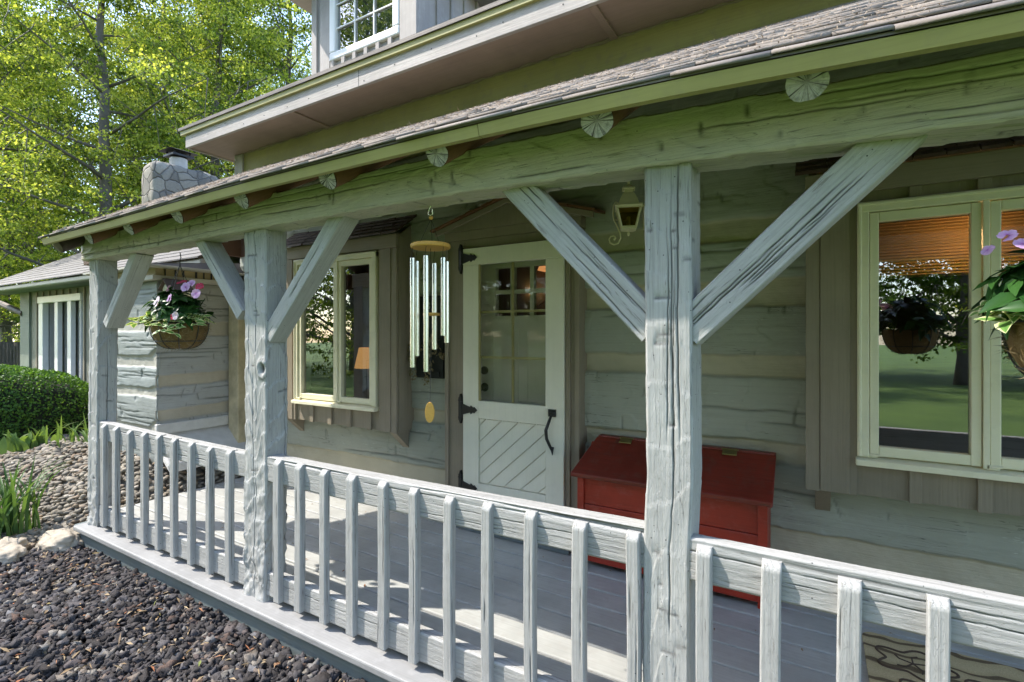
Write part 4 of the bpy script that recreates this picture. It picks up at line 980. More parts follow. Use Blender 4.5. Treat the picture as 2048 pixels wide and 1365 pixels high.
# ================================================================== PLANTS
M['hedge'] = leafmat('hedge leaves', [(0, (.03, .07, .014)), (.5, (.075, .17, .03)), (1, (.16, .29, .05))], .4)
M['lily'] = leafmat('daylily leaves', [(0, (.04, .09, .028)), (.5, (.07, .14, .04)), (1, (.16, .25, .07))], .3)
def hedge():
    h = empty("hedge", (-10, 2.2, GZ), "clipped rounded boxwood hedge in front of the left wing window", "hedge")
    rg = np.random.default_rng(4); x0, x1, y0, y1, z0, z1 = -11.6, -8.85, .9, 3.45, GZ, 1.0
    n = 60000; c = np.array([(x0 + x1) / 2, (y0 + y1) / 2, z0 + .05]); hx, hy, hz = (x1 - x0) / 2, (y1 - y0) / 2, z1 - z0
    d = rnd_dirs(rg, n, .3); d = d[d[:, 2] > -.05]; d = d[(d[:, 0] > -.5)]
    p = 5.0; k = (np.abs(d[:, 0] / hx) ** p + np.abs(d[:, 1] / hy) ** p + np.abs(d[:, 2] / hz) ** p) ** (-1 / p)
    P = d * k[:, None]; P *= (1 - .07 * rg.random(len(P)) ** 1.5 + .035 * fbm(P[:, 0] * 2.5, P[:, 1] * 2.5, P[:, 2] * 2.5, 3, 3))[:, None]
    P[:, 2] -= np.clip(P[:, 1] + .1, 0, 2) * .13 * np.clip(P[:, 2], 0, 1)
    P += c; nrm = d * np.array([1 / hx, 1 / hy, 1 / hz]); nrm = np.sign(nrm) * np.abs(nrm) ** 2 + rg.normal(0, .35, nrm.shape) * .6
    D = rnd_dirs(rg, len(P), .4)
    v, f_, tn = leaf_mesh(P, D, nrm + 1e-3, rg.uniform(.03, .055, len(P)), rg.uniform(.018, .03, len(P)), np.clip(rg.normal(.5, .25, len(P)), 0, 1))
    link("foliage", np_mesh("foliage", v, f_, {"tone": tn}), M['hedge'], h)
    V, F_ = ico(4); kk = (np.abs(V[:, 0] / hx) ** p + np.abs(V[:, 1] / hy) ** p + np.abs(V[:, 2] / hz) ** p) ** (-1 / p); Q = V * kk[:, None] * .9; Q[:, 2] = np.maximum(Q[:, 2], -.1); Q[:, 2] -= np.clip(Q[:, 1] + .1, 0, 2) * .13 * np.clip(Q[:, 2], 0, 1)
    link("inner_core", np_mesh("inner_core", Q + c, F_), plain('dark twigs', (.02, .025, .012), .95), h)  # solid dark core; shade between the leaves put into its colour
hedge()
def blades(P, ang, lean, L, W, tone, seg=6):
    """arching strap leaves"""
    VV = []; FF = []; TT = []
    for i in range(len(P)):
        dx, dy = math.cos(ang[i]), math.sin(ang[i]); n0 = len(VV)
        for s in range(seg + 1):
            q = s / seg; r = L[i] * (lean[i] * q ** 1.7); z = L[i] * (q - .55 * lean[i] * q ** 2.6); w = W[i] * (1 - q ** 2.5) * .5 + .001
            for sg in (-1, 0, 1): VV.append((P[i][0] + dx * r - dy * w * sg, P[i][1] + dy * r + dx * w * sg, P[i][2] + z + (0 if sg else -w * .5)))
            TT += [tone[i]] * 3
        for s in range(seg):
            a = n0 + s * 3; FF += [(a, a + 1, a + 4, a + 3), (a + 1, a + 2, a + 5, a + 4)]
    return np.array(VV), np.array(FF), np.array(TT)
def lily(name, c, n, Ls, seed, label, spread=.10, tone=(.2, .8), wd=(.018, .03)):
    rg = np.random.default_rng(seed); P = np.c_[rg.normal(c[0], spread, n), rg.normal(c[1], spread, n), np.full(n, GZ + float(zg(c[0], c[1])) - .01)]
    v, f_, tn = blades(P, rg.uniform(0, 6.28, n), rg.uniform(.1, .75, n), rg.uniform(*Ls, n), rg.uniform(*wd, n), rg.uniform(*tone, n))
    tag(link(name, np_mesh(name, v, f_, {"tone": tn}), M['lily'], smooth=True), label, "plant", "plants in the gravel bed")
lily("daylily", (-5.62, 1.43), 70, (.45, .75), 5, "tall daylily clump with arching leaves at the left picture edge", .09)
lily("daylily", (-7.3, 2.45), 34, (.18, .42), 6, "low light green lily shoots between the gravel and the hedge", .16, (.7, 1))
lily("hosta", (-7.85, 2.2), 26, (.16, .3), 7, "pale green broad leaved hosta in the gravel in front of the hedge", .10, (.8, 1), (.06, .10))
lily("daylily", (-7.0, 2.75), 26, (.15, .35), 8, "sparse young lily shoots in the gravel just left of the corner post", .15, (.6, 1))

# ================================================================== TREES
M['bark'] = wood('grey brown bark', (.11, .095, .08), 'z', var=.35, grain=.9, gd=.02)
SPRING = leafmat('spring maple leaves', [(0, (.04, .08, .014)), (.35, (.14, .205, .035)), (.6, (.27, .335, .065)), (1, (.52, .54, .14))], .5, tscale=1.7)
DEEP = leafmat('deep green leaves', [(0, (.04, .09, .012)), (.5, (.08, .16, .02)), (1, (.15, .24, .03))], .45, tscale=1.5)
def tree_meshes(seed, Ht, spread, r0, nleaf, low=.12, lsize=(.09, .16)):
    rg = random.Random(seed); tb = MB(); tips = []
    pts = []; x = y = 0
    for i in range(13):
        q = i / 12; x += rg.uniform(-.12, .15) * (q > .05); y += rg.uniform(-.12, .12) * (q > .05); pts.append(Vector((x, y, Ht * .95 * q - .1)))
    tb.tube(pts, [r0 * (1.25 if i == 0 else 1) * (1 - .9 * i / 12) + .012 for i in range(13)], 10)
    def at(q):
        f = q * 12; i = min(int(f), 11); return pts[i].lerp(pts[i + 1], f - i), r0 * (1 - .9 * q) + .012
    nb = 30
    for k in range(nb):
        q = low + (1 - low) * (k + rg.random()) / nb * .97; p, rr = at(q); a = k * 2.4 + rg.uniform(-.4, .4)
        ln = spread * (1.05 - .75 * q ** 1.4) * rg.uniform(.6, 1.1); el = rg.uniform(.05, .45) + q * .5
        bp = [p]; d = Vector((math.cos(a) * math.cos(el), math.sin(a) * math.cos(el), math.sin(el)))
        for s in range(6):
            d = (d + Vector((rg.uniform(-.18, .18), rg.uniform(-.18, .18), rg.uniform(-.12, .10)))).normalized(); bp.append(bp[-1] + d * ln / 6)
        tb.tube(bp, [max(.008, rr * .42 * (1 - s / 6.5)) for s in range(7)], 6)
        for s in range(1, 7):
            for w in range(2):
                e = d.cross(Vector((rg.uniform(-1, 1), rg.uniform(-1, 1), rg.uniform(-.3, 1)))).normalized(); sl = ln * rg.uniform(.15, .38)
                sp = [bp[s], bp[s] + e * sl * .5 + Vector((0, 0, rg.uniform(-.05, .1))), bp[s] + e * sl + Vector((0, 0, rg.uniform(-.2, .15)))]
                tb.tube(sp, [.012, .008, .004], 4, cap=False); tips += [sp[1], sp[2], sp[2]]
    me = bpy.data.meshes.new("trunk"); me.from_pydata(tb.v, [], tb.f); me.update(); me.polygons.foreach_set("use_smooth", [True] * len(me.polygons)); me.materials.append(M['bark'])
    g = np.random.default_rng(seed); T = np.array([t[:] for t in tips]); pick = g.integers(0, len(T), nleaf)
    off = g.normal(0, 1, (nleaf, 3)) * np.array([.23, .23, .055]) * g.uniform(.4, 1.4, len(T))[pick][:, None]
    P = T[pick] + off
    D = rnd_dirs(g, nleaf, -.35); Nn = rnd_dirs(g, nleaf, 1.2)
    tone = np.clip(g.normal(.45, .15, nleaf) + .8 * (g.random(len(T))[pick] - .5), 0, 1)
    L = g.uniform(*lsize, nleaf); v, f_, tn = leaf_mesh(P, D, Nn, L, L * g.uniform(.55, .8, nleaf), tone)
    return me, np_mesh("crown", v, f_, {"tone": tn})
def plant_tree(name, meshes, leafm, loc, rz, s, label, group):
    t = empty(name, loc, label, "tree", group); t.rotation_euler.z = rz; t.scale = (s, s, s)
    for nm, me in zip(("trunk", "crown"), meshes):
        if nm == "crown" and me.users == 0: me.materials.append(leafm)
        o = bpy.data.objects.new(nm, me); COL.objects.link(o); o.parent = t
    return t
TA = tree_meshes(5, 15, 4.6, .19, 42000, lsize=(.055, .105)); TB = tree_meshes(8, 16, 5.2, .16, 46000, lsize=(.06, .11)); TC = tree_meshes(13, 12, 4.4, .12, 36000, low=.06, lsize=(.06, .11)); TD = tree_meshes(21, 13, 5.2, .2, 26000, low=.07, lsize=(.09, .16))
def at_u(u, t): d = ray(u, 600); return (d[0] * t, d[1] * t, GZ)
G = "spring green trees behind the left wing"
plant_tree("maple_tree", TA, SPRING, at_u(182, 13.5), .3, 1, "tall tree with a bare dark trunk rising left of the stone chimney", G)
for i, (u, tt, T, s, rz, lb) in enumerate((
    (20, 17, TB, 1, 1.0, "leafy tree at the left picture edge above the wing roof"),
    (330, 18, TB, 1.05, 2.2, "leafy tree directly behind the stone chimney"),
    (455, 16.5, TA, 1.05, 4.0, "bright leafy tree between the chimney and the dormer, nearer the chimney"),
    (575, 18, TB, 1.1, 5.1, "dense leafy tree touching the left side of the dormer"),
    (-90, 14, TA, 1.0, 2.0, "tree mostly beyond the left edge whose branches reach in at the upper left corner"),
    (90, 22, TC, 1.35, .7, "lower bushy tree seen between the trunk and the left picture edge"),
    (270, 24, TC, 1.4, 3.7, "bushy background tree seen just right of the dark trunk"),
    (40, 27, TB, 1.2, 4.4, "far tree filling the gap under the wing eave above the picket fence"),
    (500, 26, TC, 1.6, 5.5, "far tree behind the gap over the porch roof beside the chimney"),
    (390, 30, TB, 1.35, .2, "far tall tree above the chimney cap"),
    (-20, 20, TC, 1.1, 1.7, "low bushy tree behind the dark picket fence"),)):
    plant_tree("maple_tree", T, SPRING, at_u(u, tt), rz, s, lb, G)
G2 = "trees across the front lawn mirrored in the windows"
for i, (x, y, s, rz, lb) in enumerate(((4.2, -16, .9, 0, "tree mirrored at the left of the right bay window glass"), (10.5, -15, .95, 1, "tree mirrored at the right of the right bay window glass"), (1.0, -20, 1.1, 2, "tree mirrored in the middle of the right bay window glass"),
    (-18, -10, .95, 3, "tree mirrored in the right sash of the left bay window"), (-13, -12, 1.0, 4, "tree mirrored in the left sash of the left bay window"), (-8, -14.5, 1.0, 5, "tree mirrored in the storm door glass"), (-23, -16, 1.2, .5, "far tree mirrored in the left bay window above the lamp shade"), (14, -18, 1.2, 1.5, "far tall tree mirrored in the right bay window"), (6, -21, 1.25, 2.5, "farthest tree mirrored in the right bay window"), (-3, -20, 1.2, 3.3, "farthest tree mirrored in the dormer window"),
    (-15, -20, 1.25, 1.1, "far tree mirrored between the two sashes of the left bay window"), (-27, -11, 1.1, 2.1, "outermost tree mirrored in the left bay window"))):
    plant_tree("maple_tree", TD, DEEP, (x, y, GZ), rz, s, "leafy tree across the front lawn, seen only mirrored in the window glass", G2)

for i, (x, y, s, rz, lb) in enumerate(((-11, -8.5, .85, 0, "nearest bushy tree mirrored in the left sash of the left bay window"), (-16, -8.5, 1.5, 2, "bushy tree mirrored in the right sash of the left bay window"), (-5.5, -14.5, .9, 3, "bushy tree mirrored in the left of the storm door glass"), (7.2, -15.5, 1.0, 4, "bushy tree mirrored behind the flower basket in the right bay window"))):
    plant_tree("maple_tree", TC, SPRING, (x, y, GZ), rz, s, "leafy tree across the front lawn, seen only mirrored in the window glass", G2)

# ================================================================== LEFT WING, CHIMNEY, FENCE
wing = empty("side_wing", (-10, 3.6, GZ), "low grey green house wing with a shingled roof and tall white window at the left", "house")
WY = 3.6; wxl, wxr = xat(45, WY), -6.4; ux = lambda u: xat(u, WY)
wz0, wz1 = .25, H + .1925 * WY
b = MB(); b.box(wxl, ux(81), WY, WY + .1, GZ - .1, 2.3); b.box(ux(165), wxr, WY, WY + .1, GZ - .1, 2.3); b.box(ux(81), ux(165), WY, WY + .1, GZ - .1, wz0); b.box(ux(81), ux(165), WY, WY + .1, wz1, 2.3)
b.box(wxl, wxl + .1, WY + .1, 9.5, GZ - .1, 2.3); b.box(wxl + .1, wxr, 9.4, 9.5, GZ - .1, 2.3)
b.prism([(wxl, WY, 2.3), (wxl, 9.5, 2.3), (wxl, 6.4, 3.98)], (.1, 0, 0))
wall = b.build("wall", wood('grey green wing paint', (.20, .20, .165), 'z'), wing)
b = MB(); b.box(wxl - .02, ux(62), WY - .03, WY - .001, GZ - .1, 2.28); b.build("log_end", wood('grey green log ends', (.22, .25, .21), 'x', grain=.6, checks=.4), wing)
k = 0; x = ux(74)
while x < wxr:
    if x < ux(80) or x > ux(166): z0 = GZ
    else: z0 = wz1 + .01
    b = MB(); b.box(x, x + .05, WY - .02, WY - .001, z0, 2.25); b.build_each("batten", M['taupe_z'], wing); x += .30
b = MB(); f0 = ux(81); f1 = ux(165)
b.box(f0, f0 + .20, WY - .03, WY + .06, wz0, wz1 - .12); b.box(f1 - .03, f1, WY - .03, WY + .06, wz0, wz1 - .12); b.box(f0 - .03, f1 + .03, WY - .04, WY + .06, wz1 - .12, wz1); b.box(f0, f1, WY - .04, WY + .06, wz0 - .06, wz0)
for u0, u1 in ((111.5, 118), (137, 144.5)): b.box(ux(u0), ux(u1), WY - .02, WY + .05, wz0, wz1 - .12)
wf = b.build("window_frame", M['white'], wing, bevel=.006)
b = MB(); b.box(f0 + .2, f1 - .03, WY + .062, WY + .066, wz0, wz1 - .12); b.build("pane", M['glass'], wing)
b = MB()
for i in range(26): x = f0 + .1 + i * (f1 - f0 - .1) / 26; b.hexa([(x, WY + .16, wz0), (x + .05, WY + .19, wz0), (x + .052, WY + .188, wz0), (x + .002, WY + .158, wz0), (x, WY + .16, wz1), (x + .05, WY + .19, wz1), (x + .052, WY + .188, wz1), (x + .002, WY + .158, wz1)])
b.box(f0 - .2, f1 + .2, WY + .4, WY + .42, wz0 - .2, wz1 + .1); b.build("vertical_blind", plain('taupe blind slats', (.09, .08, .07), .8), wing)
ze = H + .784; wx_l = -14.2
b = MB(); b.box(wx_l, -6.0, 3.13, 3.24, ze, ze + .085); b.build("gutter", M['metal'], wing, bevel=.02)
b = MB(); b.box(wx_l, -6.0, 3.24, WY + .02, ze + .02, ze + .04); b.build("soffit", M['skirt'], wing)
wshing = wood('grey wing shingles', (.095, .088, .085), 'x', var=.3, grain=.7, stain=.4, gd=.01)
b = MB(); rg = random.Random(31)
for j in range(22):
    y0 = 3.10 + j * .15; z0 = ze + .088 + j * .15 * .56
    b.hexa([(wx_l - .03, y0, z0), (-6.0, y0, z0), (-6.0, y0 + .17, z0 + .095), (wx_l - .03, y0 + .17, z0 + .095), (wx_l - .03, y0, z0 + .016), (-6.0, y0, z0 + .016), (-6.0, y0 + .17, z0 + .1), (wx_l - .03, y0 + .17, z0 + .1)])
zr = ze + .088 + 22 * .15 * .56
b.hexa([(wx_l, 6.4, zr - .02), (-6, 6.4, zr - .02), (-6, 9.7, ze + .08), (wx_l, 9.7, ze + .08), (wx_l, 6.4, zr), (-6, 6.4, zr), (-6, 9.7, ze + .1), (wx_l, 9.7, ze + .1)])
b.build("roof", wshing, wing)
b = MB(); p0 = onY(48, 628, WY); b.tube([p0, onY(0, 607, WY), onY(-60, 596, WY)], .06, 8); b.build("brace_beam", M['deckwood'], wing)

# stone chimney
ch = empty("stone_chimney", (-9.2, 4.5, 2.6), "rounded fieldstone chimney with a dark flue cap behind the porch roof", "chimney")
m, t, b_ = nt('fieldstone'); v = mapping(t); vo = N(t, "ShaderNodeTexVoronoi", feature='DISTANCE_TO_EDGE'); vo.inputs["Scale"].default_value = 6.0; vc = N(t, "ShaderNodeTexVoronoi"); vc.inputs["Scale"].default_value = 6.0
nz = noise(t, v, 3, 3, .5); vv = mixc(t, .12, v, nz.outputs["Color"]); t.links.new(vv, vo.inputs["Vector"]); t.links.new(vv, vc.inputs["Vector"])
sep = N(t, "ShaderNodeSeparateColor"); t.links.new(vc.outputs["Color"], sep.inputs[0]); c = ramp(t, sep.outputs[0], [(0, (.17, .155, .13)), (.6, (.26, .24, .20)), (1, (.36, .33, .27))])
fm = mixfac(t, vo.outputs["Distance"], .03, .008, .8); c2 = mixc(t, fm, c.outputs[0], (.12, .115, .105)); n2 = noise(t, v, 30, 4, .7); c3 = mixc(t, mixfac(t, n2.outputs[0], .45, .8, .5), c2, (.12, .115, .11))
t.links.new(c3, b_.inputs["Base Color"]); b_.inputs["Roughness"].default_value = .9; nn = bump(t, b_, mixfac(t, vo.outputs["Distance"], 0, .07, 1), .8, .03); bump(t, b_, n2.outputs[0], .5, .01, nn)
V, F_ = ico(5); p = 16.0; hx, hy, hz = .22, .54, .98
k = (np.abs(V[:, 0] / hx) ** p + np.abs(V[:, 1] / hy) ** p + np.abs(V[:, 2] / hz) ** p) ** (-1 / p); Q = V * k[:, None]; Q += V * (.022 * fbm(Q[:, 0] * 5, Q[:, 1] * 5, Q[:, 2] * 5, 3, 3))[:, None]
link("shaft", np_mesh("shaft", Q + np.array([-9.22, 4.52, 3.28]), F_), m, ch, smooth=True)
b = MB(); b.lathe((-9.22, 4.45, 4.26), [(.13, 0), (.13, .16), (.11, .16)], 16); b.build("flue_liner", plain('clay flue', (.5, .48, .45), .8), ch)
b = MB(); b.box(-9.38, -9.06, 4.29, 4.61, 4.44, 4.47); b.hexa([(-9.42, 4.22, 4.52), (-9.02, 4.22, 4.52), (-9.02, 4.68, 4.52), (-9.42, 4.68, 4.52), (-9.3, 4.4, 4.57), (-9.14, 4.4, 4.57), (-9.14, 4.5, 4.57), (-9.3, 4.5, 4.57)])
for sx in (-1, 1):
    for sy in (-1, 1): b.box(-9.22 + sx * .12 - .01, -9.22 + sx * .12 + .01, 4.45 + sy * .12 - .01, 4.45 + sy * .12 + .01, 4.47, 4.53)
b.build("flue_cap", M['iron'], ch)

# picket fence beyond the wing
fe = empty("picket_fence", (-17.8, 4.6, GZ), "dark picket fence behind the hedge at the left edge", "fence"); FY = 4.6
for z in (1.12, .35): b = MB(); b.box(-19.6, -15.5, FY, FY + .03, z, z + .05); b.build("fence_rail", M['cord'], fe)
x = -19.55
while x < -15.5:
    b = MB(); b.box(x, x + .045, FY - .015, FY, GZ, 1.27); b.build("picket", M['cord'], fe); x += .105

# ================================================================== THINGS ON THE PORCH
# red wooden box
bx = empty("storage_box", (-.75, 3.1, 0), "weathered red wooden box with a sloping lid against the log wall", "box")
X0, X1, YF, YBk = -1.285, -.215, 2.965, 3.195
b = MB()
for i, (z0, z1) in enumerate(((.045, .21), (.213, .40), (.403, .575))): b.box(X0 + .03, X1 - .03, YF + .004 + .001 * i, YF + .022, z0, z1)
for xx in (X0, X1 - .022): b.prism([(xx, YF + .022, .03), (xx, YBk, .03), (xx, YBk, .75), (xx, YF + .022, .585)], (.022, 0, 0))
b.box(X0 + .022, X1 - .022, YBk - .02, YBk, .03, .76); b.box(X0 + .022, X1 - .022, YF + .022, YBk - .02, .05, .07)
body = b.build("body", M['red'], bx, bevel=.004)
b = MB(); b.box(X0 - .002, X0 + .04, YF - .012, YF + .003, .02, .58); b.box(X1 - .045, X1 + .002, YF - .012, YF + .003, .02, .58); b.build_each("corner_post", M['red'], body, bevel=.003)
b = MB(); y0, y1 = YF - .06, YBk + .0; z0, z1 = .575, .80
b.hexa([(X0 - .03, y0, z0), (X1 + .03, y0, z0), (X1 + .03, y1 - .05, z1 - .03), (X0 + .055, y1 - .05, z1 - .03), (X0 - .03, y0, z0 + .026), (X1 + .03, y0, z0 + .026), (X1 + .03, y1 - .05, z1 - .004), (X0 + .055, y1 - .05, z1 - .004)])
b.box(X0 + .062, X1 + .028, y1 - .048, y1 + .005, z1 - .03, z1 + .004)
lid = b.build("lid", M['redlid'], bx, bevel=.006)
for xx in (-1.03, -.42):
    b = MB(); yy = y1 - .075; zz = z1 - .012 + .0
    b.hexa([(xx - .038, yy - .010, zz - .011), (xx + .038, yy - .010, zz - .011), (xx + .038, yy + .022, zz + .011), (xx - .038, yy + .022, zz + .011), (xx - .038, yy - .010, zz - .005), (xx + .038, yy - .010, zz - .005), (xx + .038, yy + .022, zz + .017), (xx - .038, yy + .022, zz + .017)])
    b.tube([(xx - .045, yy + .024, zz + .016), (xx + .045, yy + .024, zz + .016)], .006, 6); b.build("lid_hinge", M['brass'], lid)
# doormat
mt = empty("doormat", (.65, 2.76, 0), "tan doormat with dark brown scrolled border lying on the grey deck", "doormat")
m, t, b_ = nt('tan pile'); v = mapping(t); wv = N(t, "ShaderNodeTexWave", wave_type='BANDS', bands_direction='Y'); wv.inputs["Scale"].default_value = 2.4; wv.inputs["Distortion"].default_value = 6; wv.inputs["Detail"].default_value = 2; wv.inputs["Detail Scale"].default_value = 1.6; t.links.new(v, wv.inputs["Vector"])
n1 = noise(t, v, 160, 3, .7); c = ramp(t, wv.outputs[0], [(.0, (.11, .075, .04)), (.07, (.13, .09, .05)), (.12, (.54, .44, .24)), (1, (.62, .51, .29))]); c2 = mixc(t, mixfac(t, n1.outputs[0], .35, .7, .5), c.outputs[0], (.26, .19, .09))
t.links.new(c2, b_.inputs["Base Color"]); b_.inputs["Roughness"].default_value = 1; bump(t, b_, n1.outputs[0], .9, .006)
x0, x1, y0, y1 = .195, 1.12, 2.48, 3.02; pl = []
for cx, cy, a0 in ((x1 - .05, y1 - .05, 0), (x0 + .05, y1 - .05, 90), (x0 + .05, y0 + .05, 180), (x1 - .05, y0 + .05, 270)):
    for k in range(7): a = math.radians(a0 + k * 15); pl.append((cx + .05 * math.cos(a), cy + .05 * math.sin(a), .003))
b = MB(); b.prism(pl, (0, 0, .010)); b.build("mat_pile", m, mt)
dk = plain('dark brown pile', (.085, .055, .035), 1, bmp=.6, scale=150)
for cx, cy, s in ((.37, 2.82, .10), (.68, 2.72, .11), (.98, 2.80, .10), (.42, 2.6, .09)):
    b = MB(); q = [(cx + s * 1.25 * math.cos(a) * (1 + .22 * math.cos(5 * a)), cy + s * math.sin(a) * (1 + .22 * math.cos(5 * a)), .0135) for a in np.linspace(0, 2 * math.pi, 60)]; b.tube(q, .006, 4)
    for k in range(5): a = k * 1.2566; b.tube([(cx, cy, .0135), (cx + s * .5 * math.cos(a + .3), cy + s * .5 * math.sin(a + .3), .0135), (cx + s * .75 * math.cos(a), cy + s * .7 * math.sin(a), .0135)], .004, 4)
    b.build("scroll_motif", dk, mt)
# wind chime
wc = empty("wind_chime", onY(862, 415, 1.74), "wind chime with six silver tubes and honey coloured wooden disc hanging from the beam", "wind chime"); CY = 1.76
top = onY(862, 418, CY); px = CY / ray(862, 600)[1] / F_PX
def cp(u, v, dy=0): p = onY(u, v, CY); return Vector((p.x, CY + dy, p.z))
b = MB(); p = cp(862, 412); b.tube([p + Vector((0, 0, .02)), p, cp(858, 420), cp(857, 428), cp(861, 432), cp(866, 428), cp(864, 421), cp(866, 416)], .0035, 6); b.build("hook", M['chime'], wc, smooth=True)
b = MB(); b.lathe(cp(862, 436), [(.0, -.010), (.007, -.007), (.010, 0), (.007, .007), (0, .010)], 12); b.build("bead", M['honey'], wc, smooth=True)
disc = cp(861, 493); R = .089
b = MB(); b.lathe(disc, [(0, -.010), (R - .004, -.010), (R, -.006), (R, .006), (R - .004, .010), (0, .010)], 40); d_ = b.build("top_disc", M['honey'], wc, smooth=False, bevel=.002); 
b = MB()
for k in range(3): a = k * 2.1; b.tube([cp(862, 438), disc + Vector((.05 * math.cos(a), .05 * math.sin(a), .01))], .0012, 4)
b.build("hanging_cord", M['cord'], wc)
for (u, v0, v1, dy) in ((729, 270, 688, .01), (749.5, 263, 735, -.05), (775, 273, 660, .06), (815, 254, 753, -.06), (836, 266, 630, .05), (858, 256, 598, -.01)):
    uu = 500 + u / 2.2014; a, c = cp(uu, 400 + v0 / 2.2014, dy), cp(uu, 400 + v1 / 2.2014, dy); tb = MB(); r = .0115; n = 16
    vs = []; 
    for rr, z in ((r - .0015, c.z), (r, c.z), (r, a.z), (r - .0015, a.z)):
        vs += [(a.x + rr * math.cos(2 * math.pi * k / n), a.y + rr * math.sin(2 * math.pi * k / n), z) for k in range(n)]
    tb.add(vs, [(i * n + k, i * n + (k + 1) % n, (i + 1) * n + (k + 1) % n, (i + 1) * n + k) for i in range(3) for k in range(n)] + [(3 * n + k, 3 * n + (k + 1) % n, (k + 1) % n, k) for k in range(n)])
    to = tb.build("tube", M['chime'], wc, smooth=True); e = to.modifiers.new("edge", 'EDGE_SPLIT'); e.split_angle = .6
    sb = MB(); hz = a.z - .07 - .06 * ((u * 7) % 3) / 3; sb.tube([(a.x, a.y, disc.z - .01), (a.x + .003, a.y - r - .001, a.z), (a.x + .003, a.y - r - .001, hz)], .001, 4); sb.lathe((a.x + .003, a.y - r - .001, hz), [(0, -.003), (.003, 0), (0, .003)], 8); sb.build("tube_cord", M['cord'], wc)
st = cp(863, 629); b = MB(); b.lathe(st, [(.0, -.006), (.036, -.006), (.038, 0), (.036, .006), (0, .006)], 28); b.build("striker", M['honey'], wc)
b = MB(); b.tube([disc, st, cp(860, 806)], .0012, 4); b.build("centre_cord", M['cord'], wc)
sl = cp(860, 825); b = MB(); n = 28; b.prism([sl + Vector((.021 * math.cos(2 * math.pi * k / n) * .9, .010 * math.cos(2 * math.pi * k / n), .046 * math.sin(2 * math.pi * k / n))) for k in range(n)], (.004, -.008, 0)); b.build("sail", M['honey'], wc, bevel=.0015)
# wall lantern
wl = empty("wall_lantern", onY(1257, 420, 3.0), "ivory carriage lantern with a scroll bracket on the log wall beside the middle post", "wall lamp"); LY = 3.02; L0 = onY(1257, 600, LY); K = LY / ray(1257, 600)[1] / F_PX
lz = lambda v: H + (HORIZON - v) * K
def sq(v, hw, rot=.35): 
    return [(L0.x + 1.414 * hw * K * math.cos(rot + math.pi / 4 + k * math.pi / 2), LY + 1.414 * hw * K * math.sin(rot + math.pi / 4 + k * math.pi / 2), lz(v)) for k in range(4)]
def frus(b, rows, rot=.35):
    vs = [p for v, hw in rows for p in sq(v, hw, rot)]; n = len(rows)
    b.add(vs, [(i * 4 + k, i * 4 + (k + 1) % 4, (i + 1) * 4 + (k + 1) % 4, (i + 1) * 4 + k) for i in range(n - 1) for k in range(4)] + [(3, 2, 1, 0), tuple((n - 1) * 4 + k for k in range(4))])
b = MB(); frus(b, [(420, 22), (416, 27), (413, 26), (412, 20), (402, 17), (393, 13), (389, 11), (388, 9), (381, 8.5), (380, 12.5), (377, 12), (373, 6), (369, 2)]); cap = b.build("cap", M['ivory'], wl, bevel=.001)
b = MB(); b.lathe((L0.x, LY, lz(364)), [(0, -.016), (.006, -.012), (.010, 0), (.006, .010), (.002, .014), (0, .024)], 12); b.build("finial", M['ivory'], cap, smooth=True)
b = MB(); hi = [Vector(p) for p in sq(419, 22.5)]; lo = [Vector(p) for p in sq(456, 14)]
for k in range(4): b.tube([hi[k], lo[k]], .0075, 6); b.tube([hi[k], hi[(k + 1) % 4]], .006, 4); b.tube([lo[k], lo[(k + 1) % 4]], .006, 4)
frus(b, [(463, 8), (460, 15), (455, 15.5)][::1]); b.lathe((L0.x, LY, lz(469)), [(0, -.014), (.006, -.006), (.010, .004), (.004, .012), (.01, .02)], 12); b.build("cage", M['ivory'], wl)
b = MB(); hi = sq(420, 21); lo = sq(455, 13); b.add(hi + lo, [(k, (k + 1) % 4, 4 + (k + 1) % 4, 4 + k) for k in range(4)]); b.build("lantern_glass", M['amber'], wl)
b = MB(); b.lathe((L0.x, LY, lz(455)), [(.011, 0), (.011, .06), (.008, .065), (0, .068)], 10); b.build("candle", M['rawwhite'], wl)
b = MB(); Q = [onY(u, v, LY - .0) for u, v in ((1238, 408), (1231, 404), (1227, 412), (1226, 428), (1228, 440), (1234, 452), (1240, 466), (1241, 478), (1236, 487), (1228, 490), (1220, 486), (1218, 479), (1222, 473), (1228, 472), (1231, 477), (1228, 480))]
b.tube(Q, [.004] * 2 + [.005] * 10 + [.005, .006, .007, .008], 8); b.tube([Q[4], Q[4] + Vector((.02, .12, .02)), (Q[4].x + .05, 3.23, Q[4].z + .03)], .006, 6); b.tube([(L0.x, LY, lz(416)), (L0.x + .06, LY + .12, lz(405)), (L0.x + .08, 3.23, lz(415))], .007, 6)
b.build("scroll_bracket", M['ivory'], wl, smooth=True)
b = MB(); b.box(L0.x + .03, L0.x + .13, 3.205, 3.225, lz(450), lz(395)); b.build("backplate", M['ivory'], wl, bevel=.008)
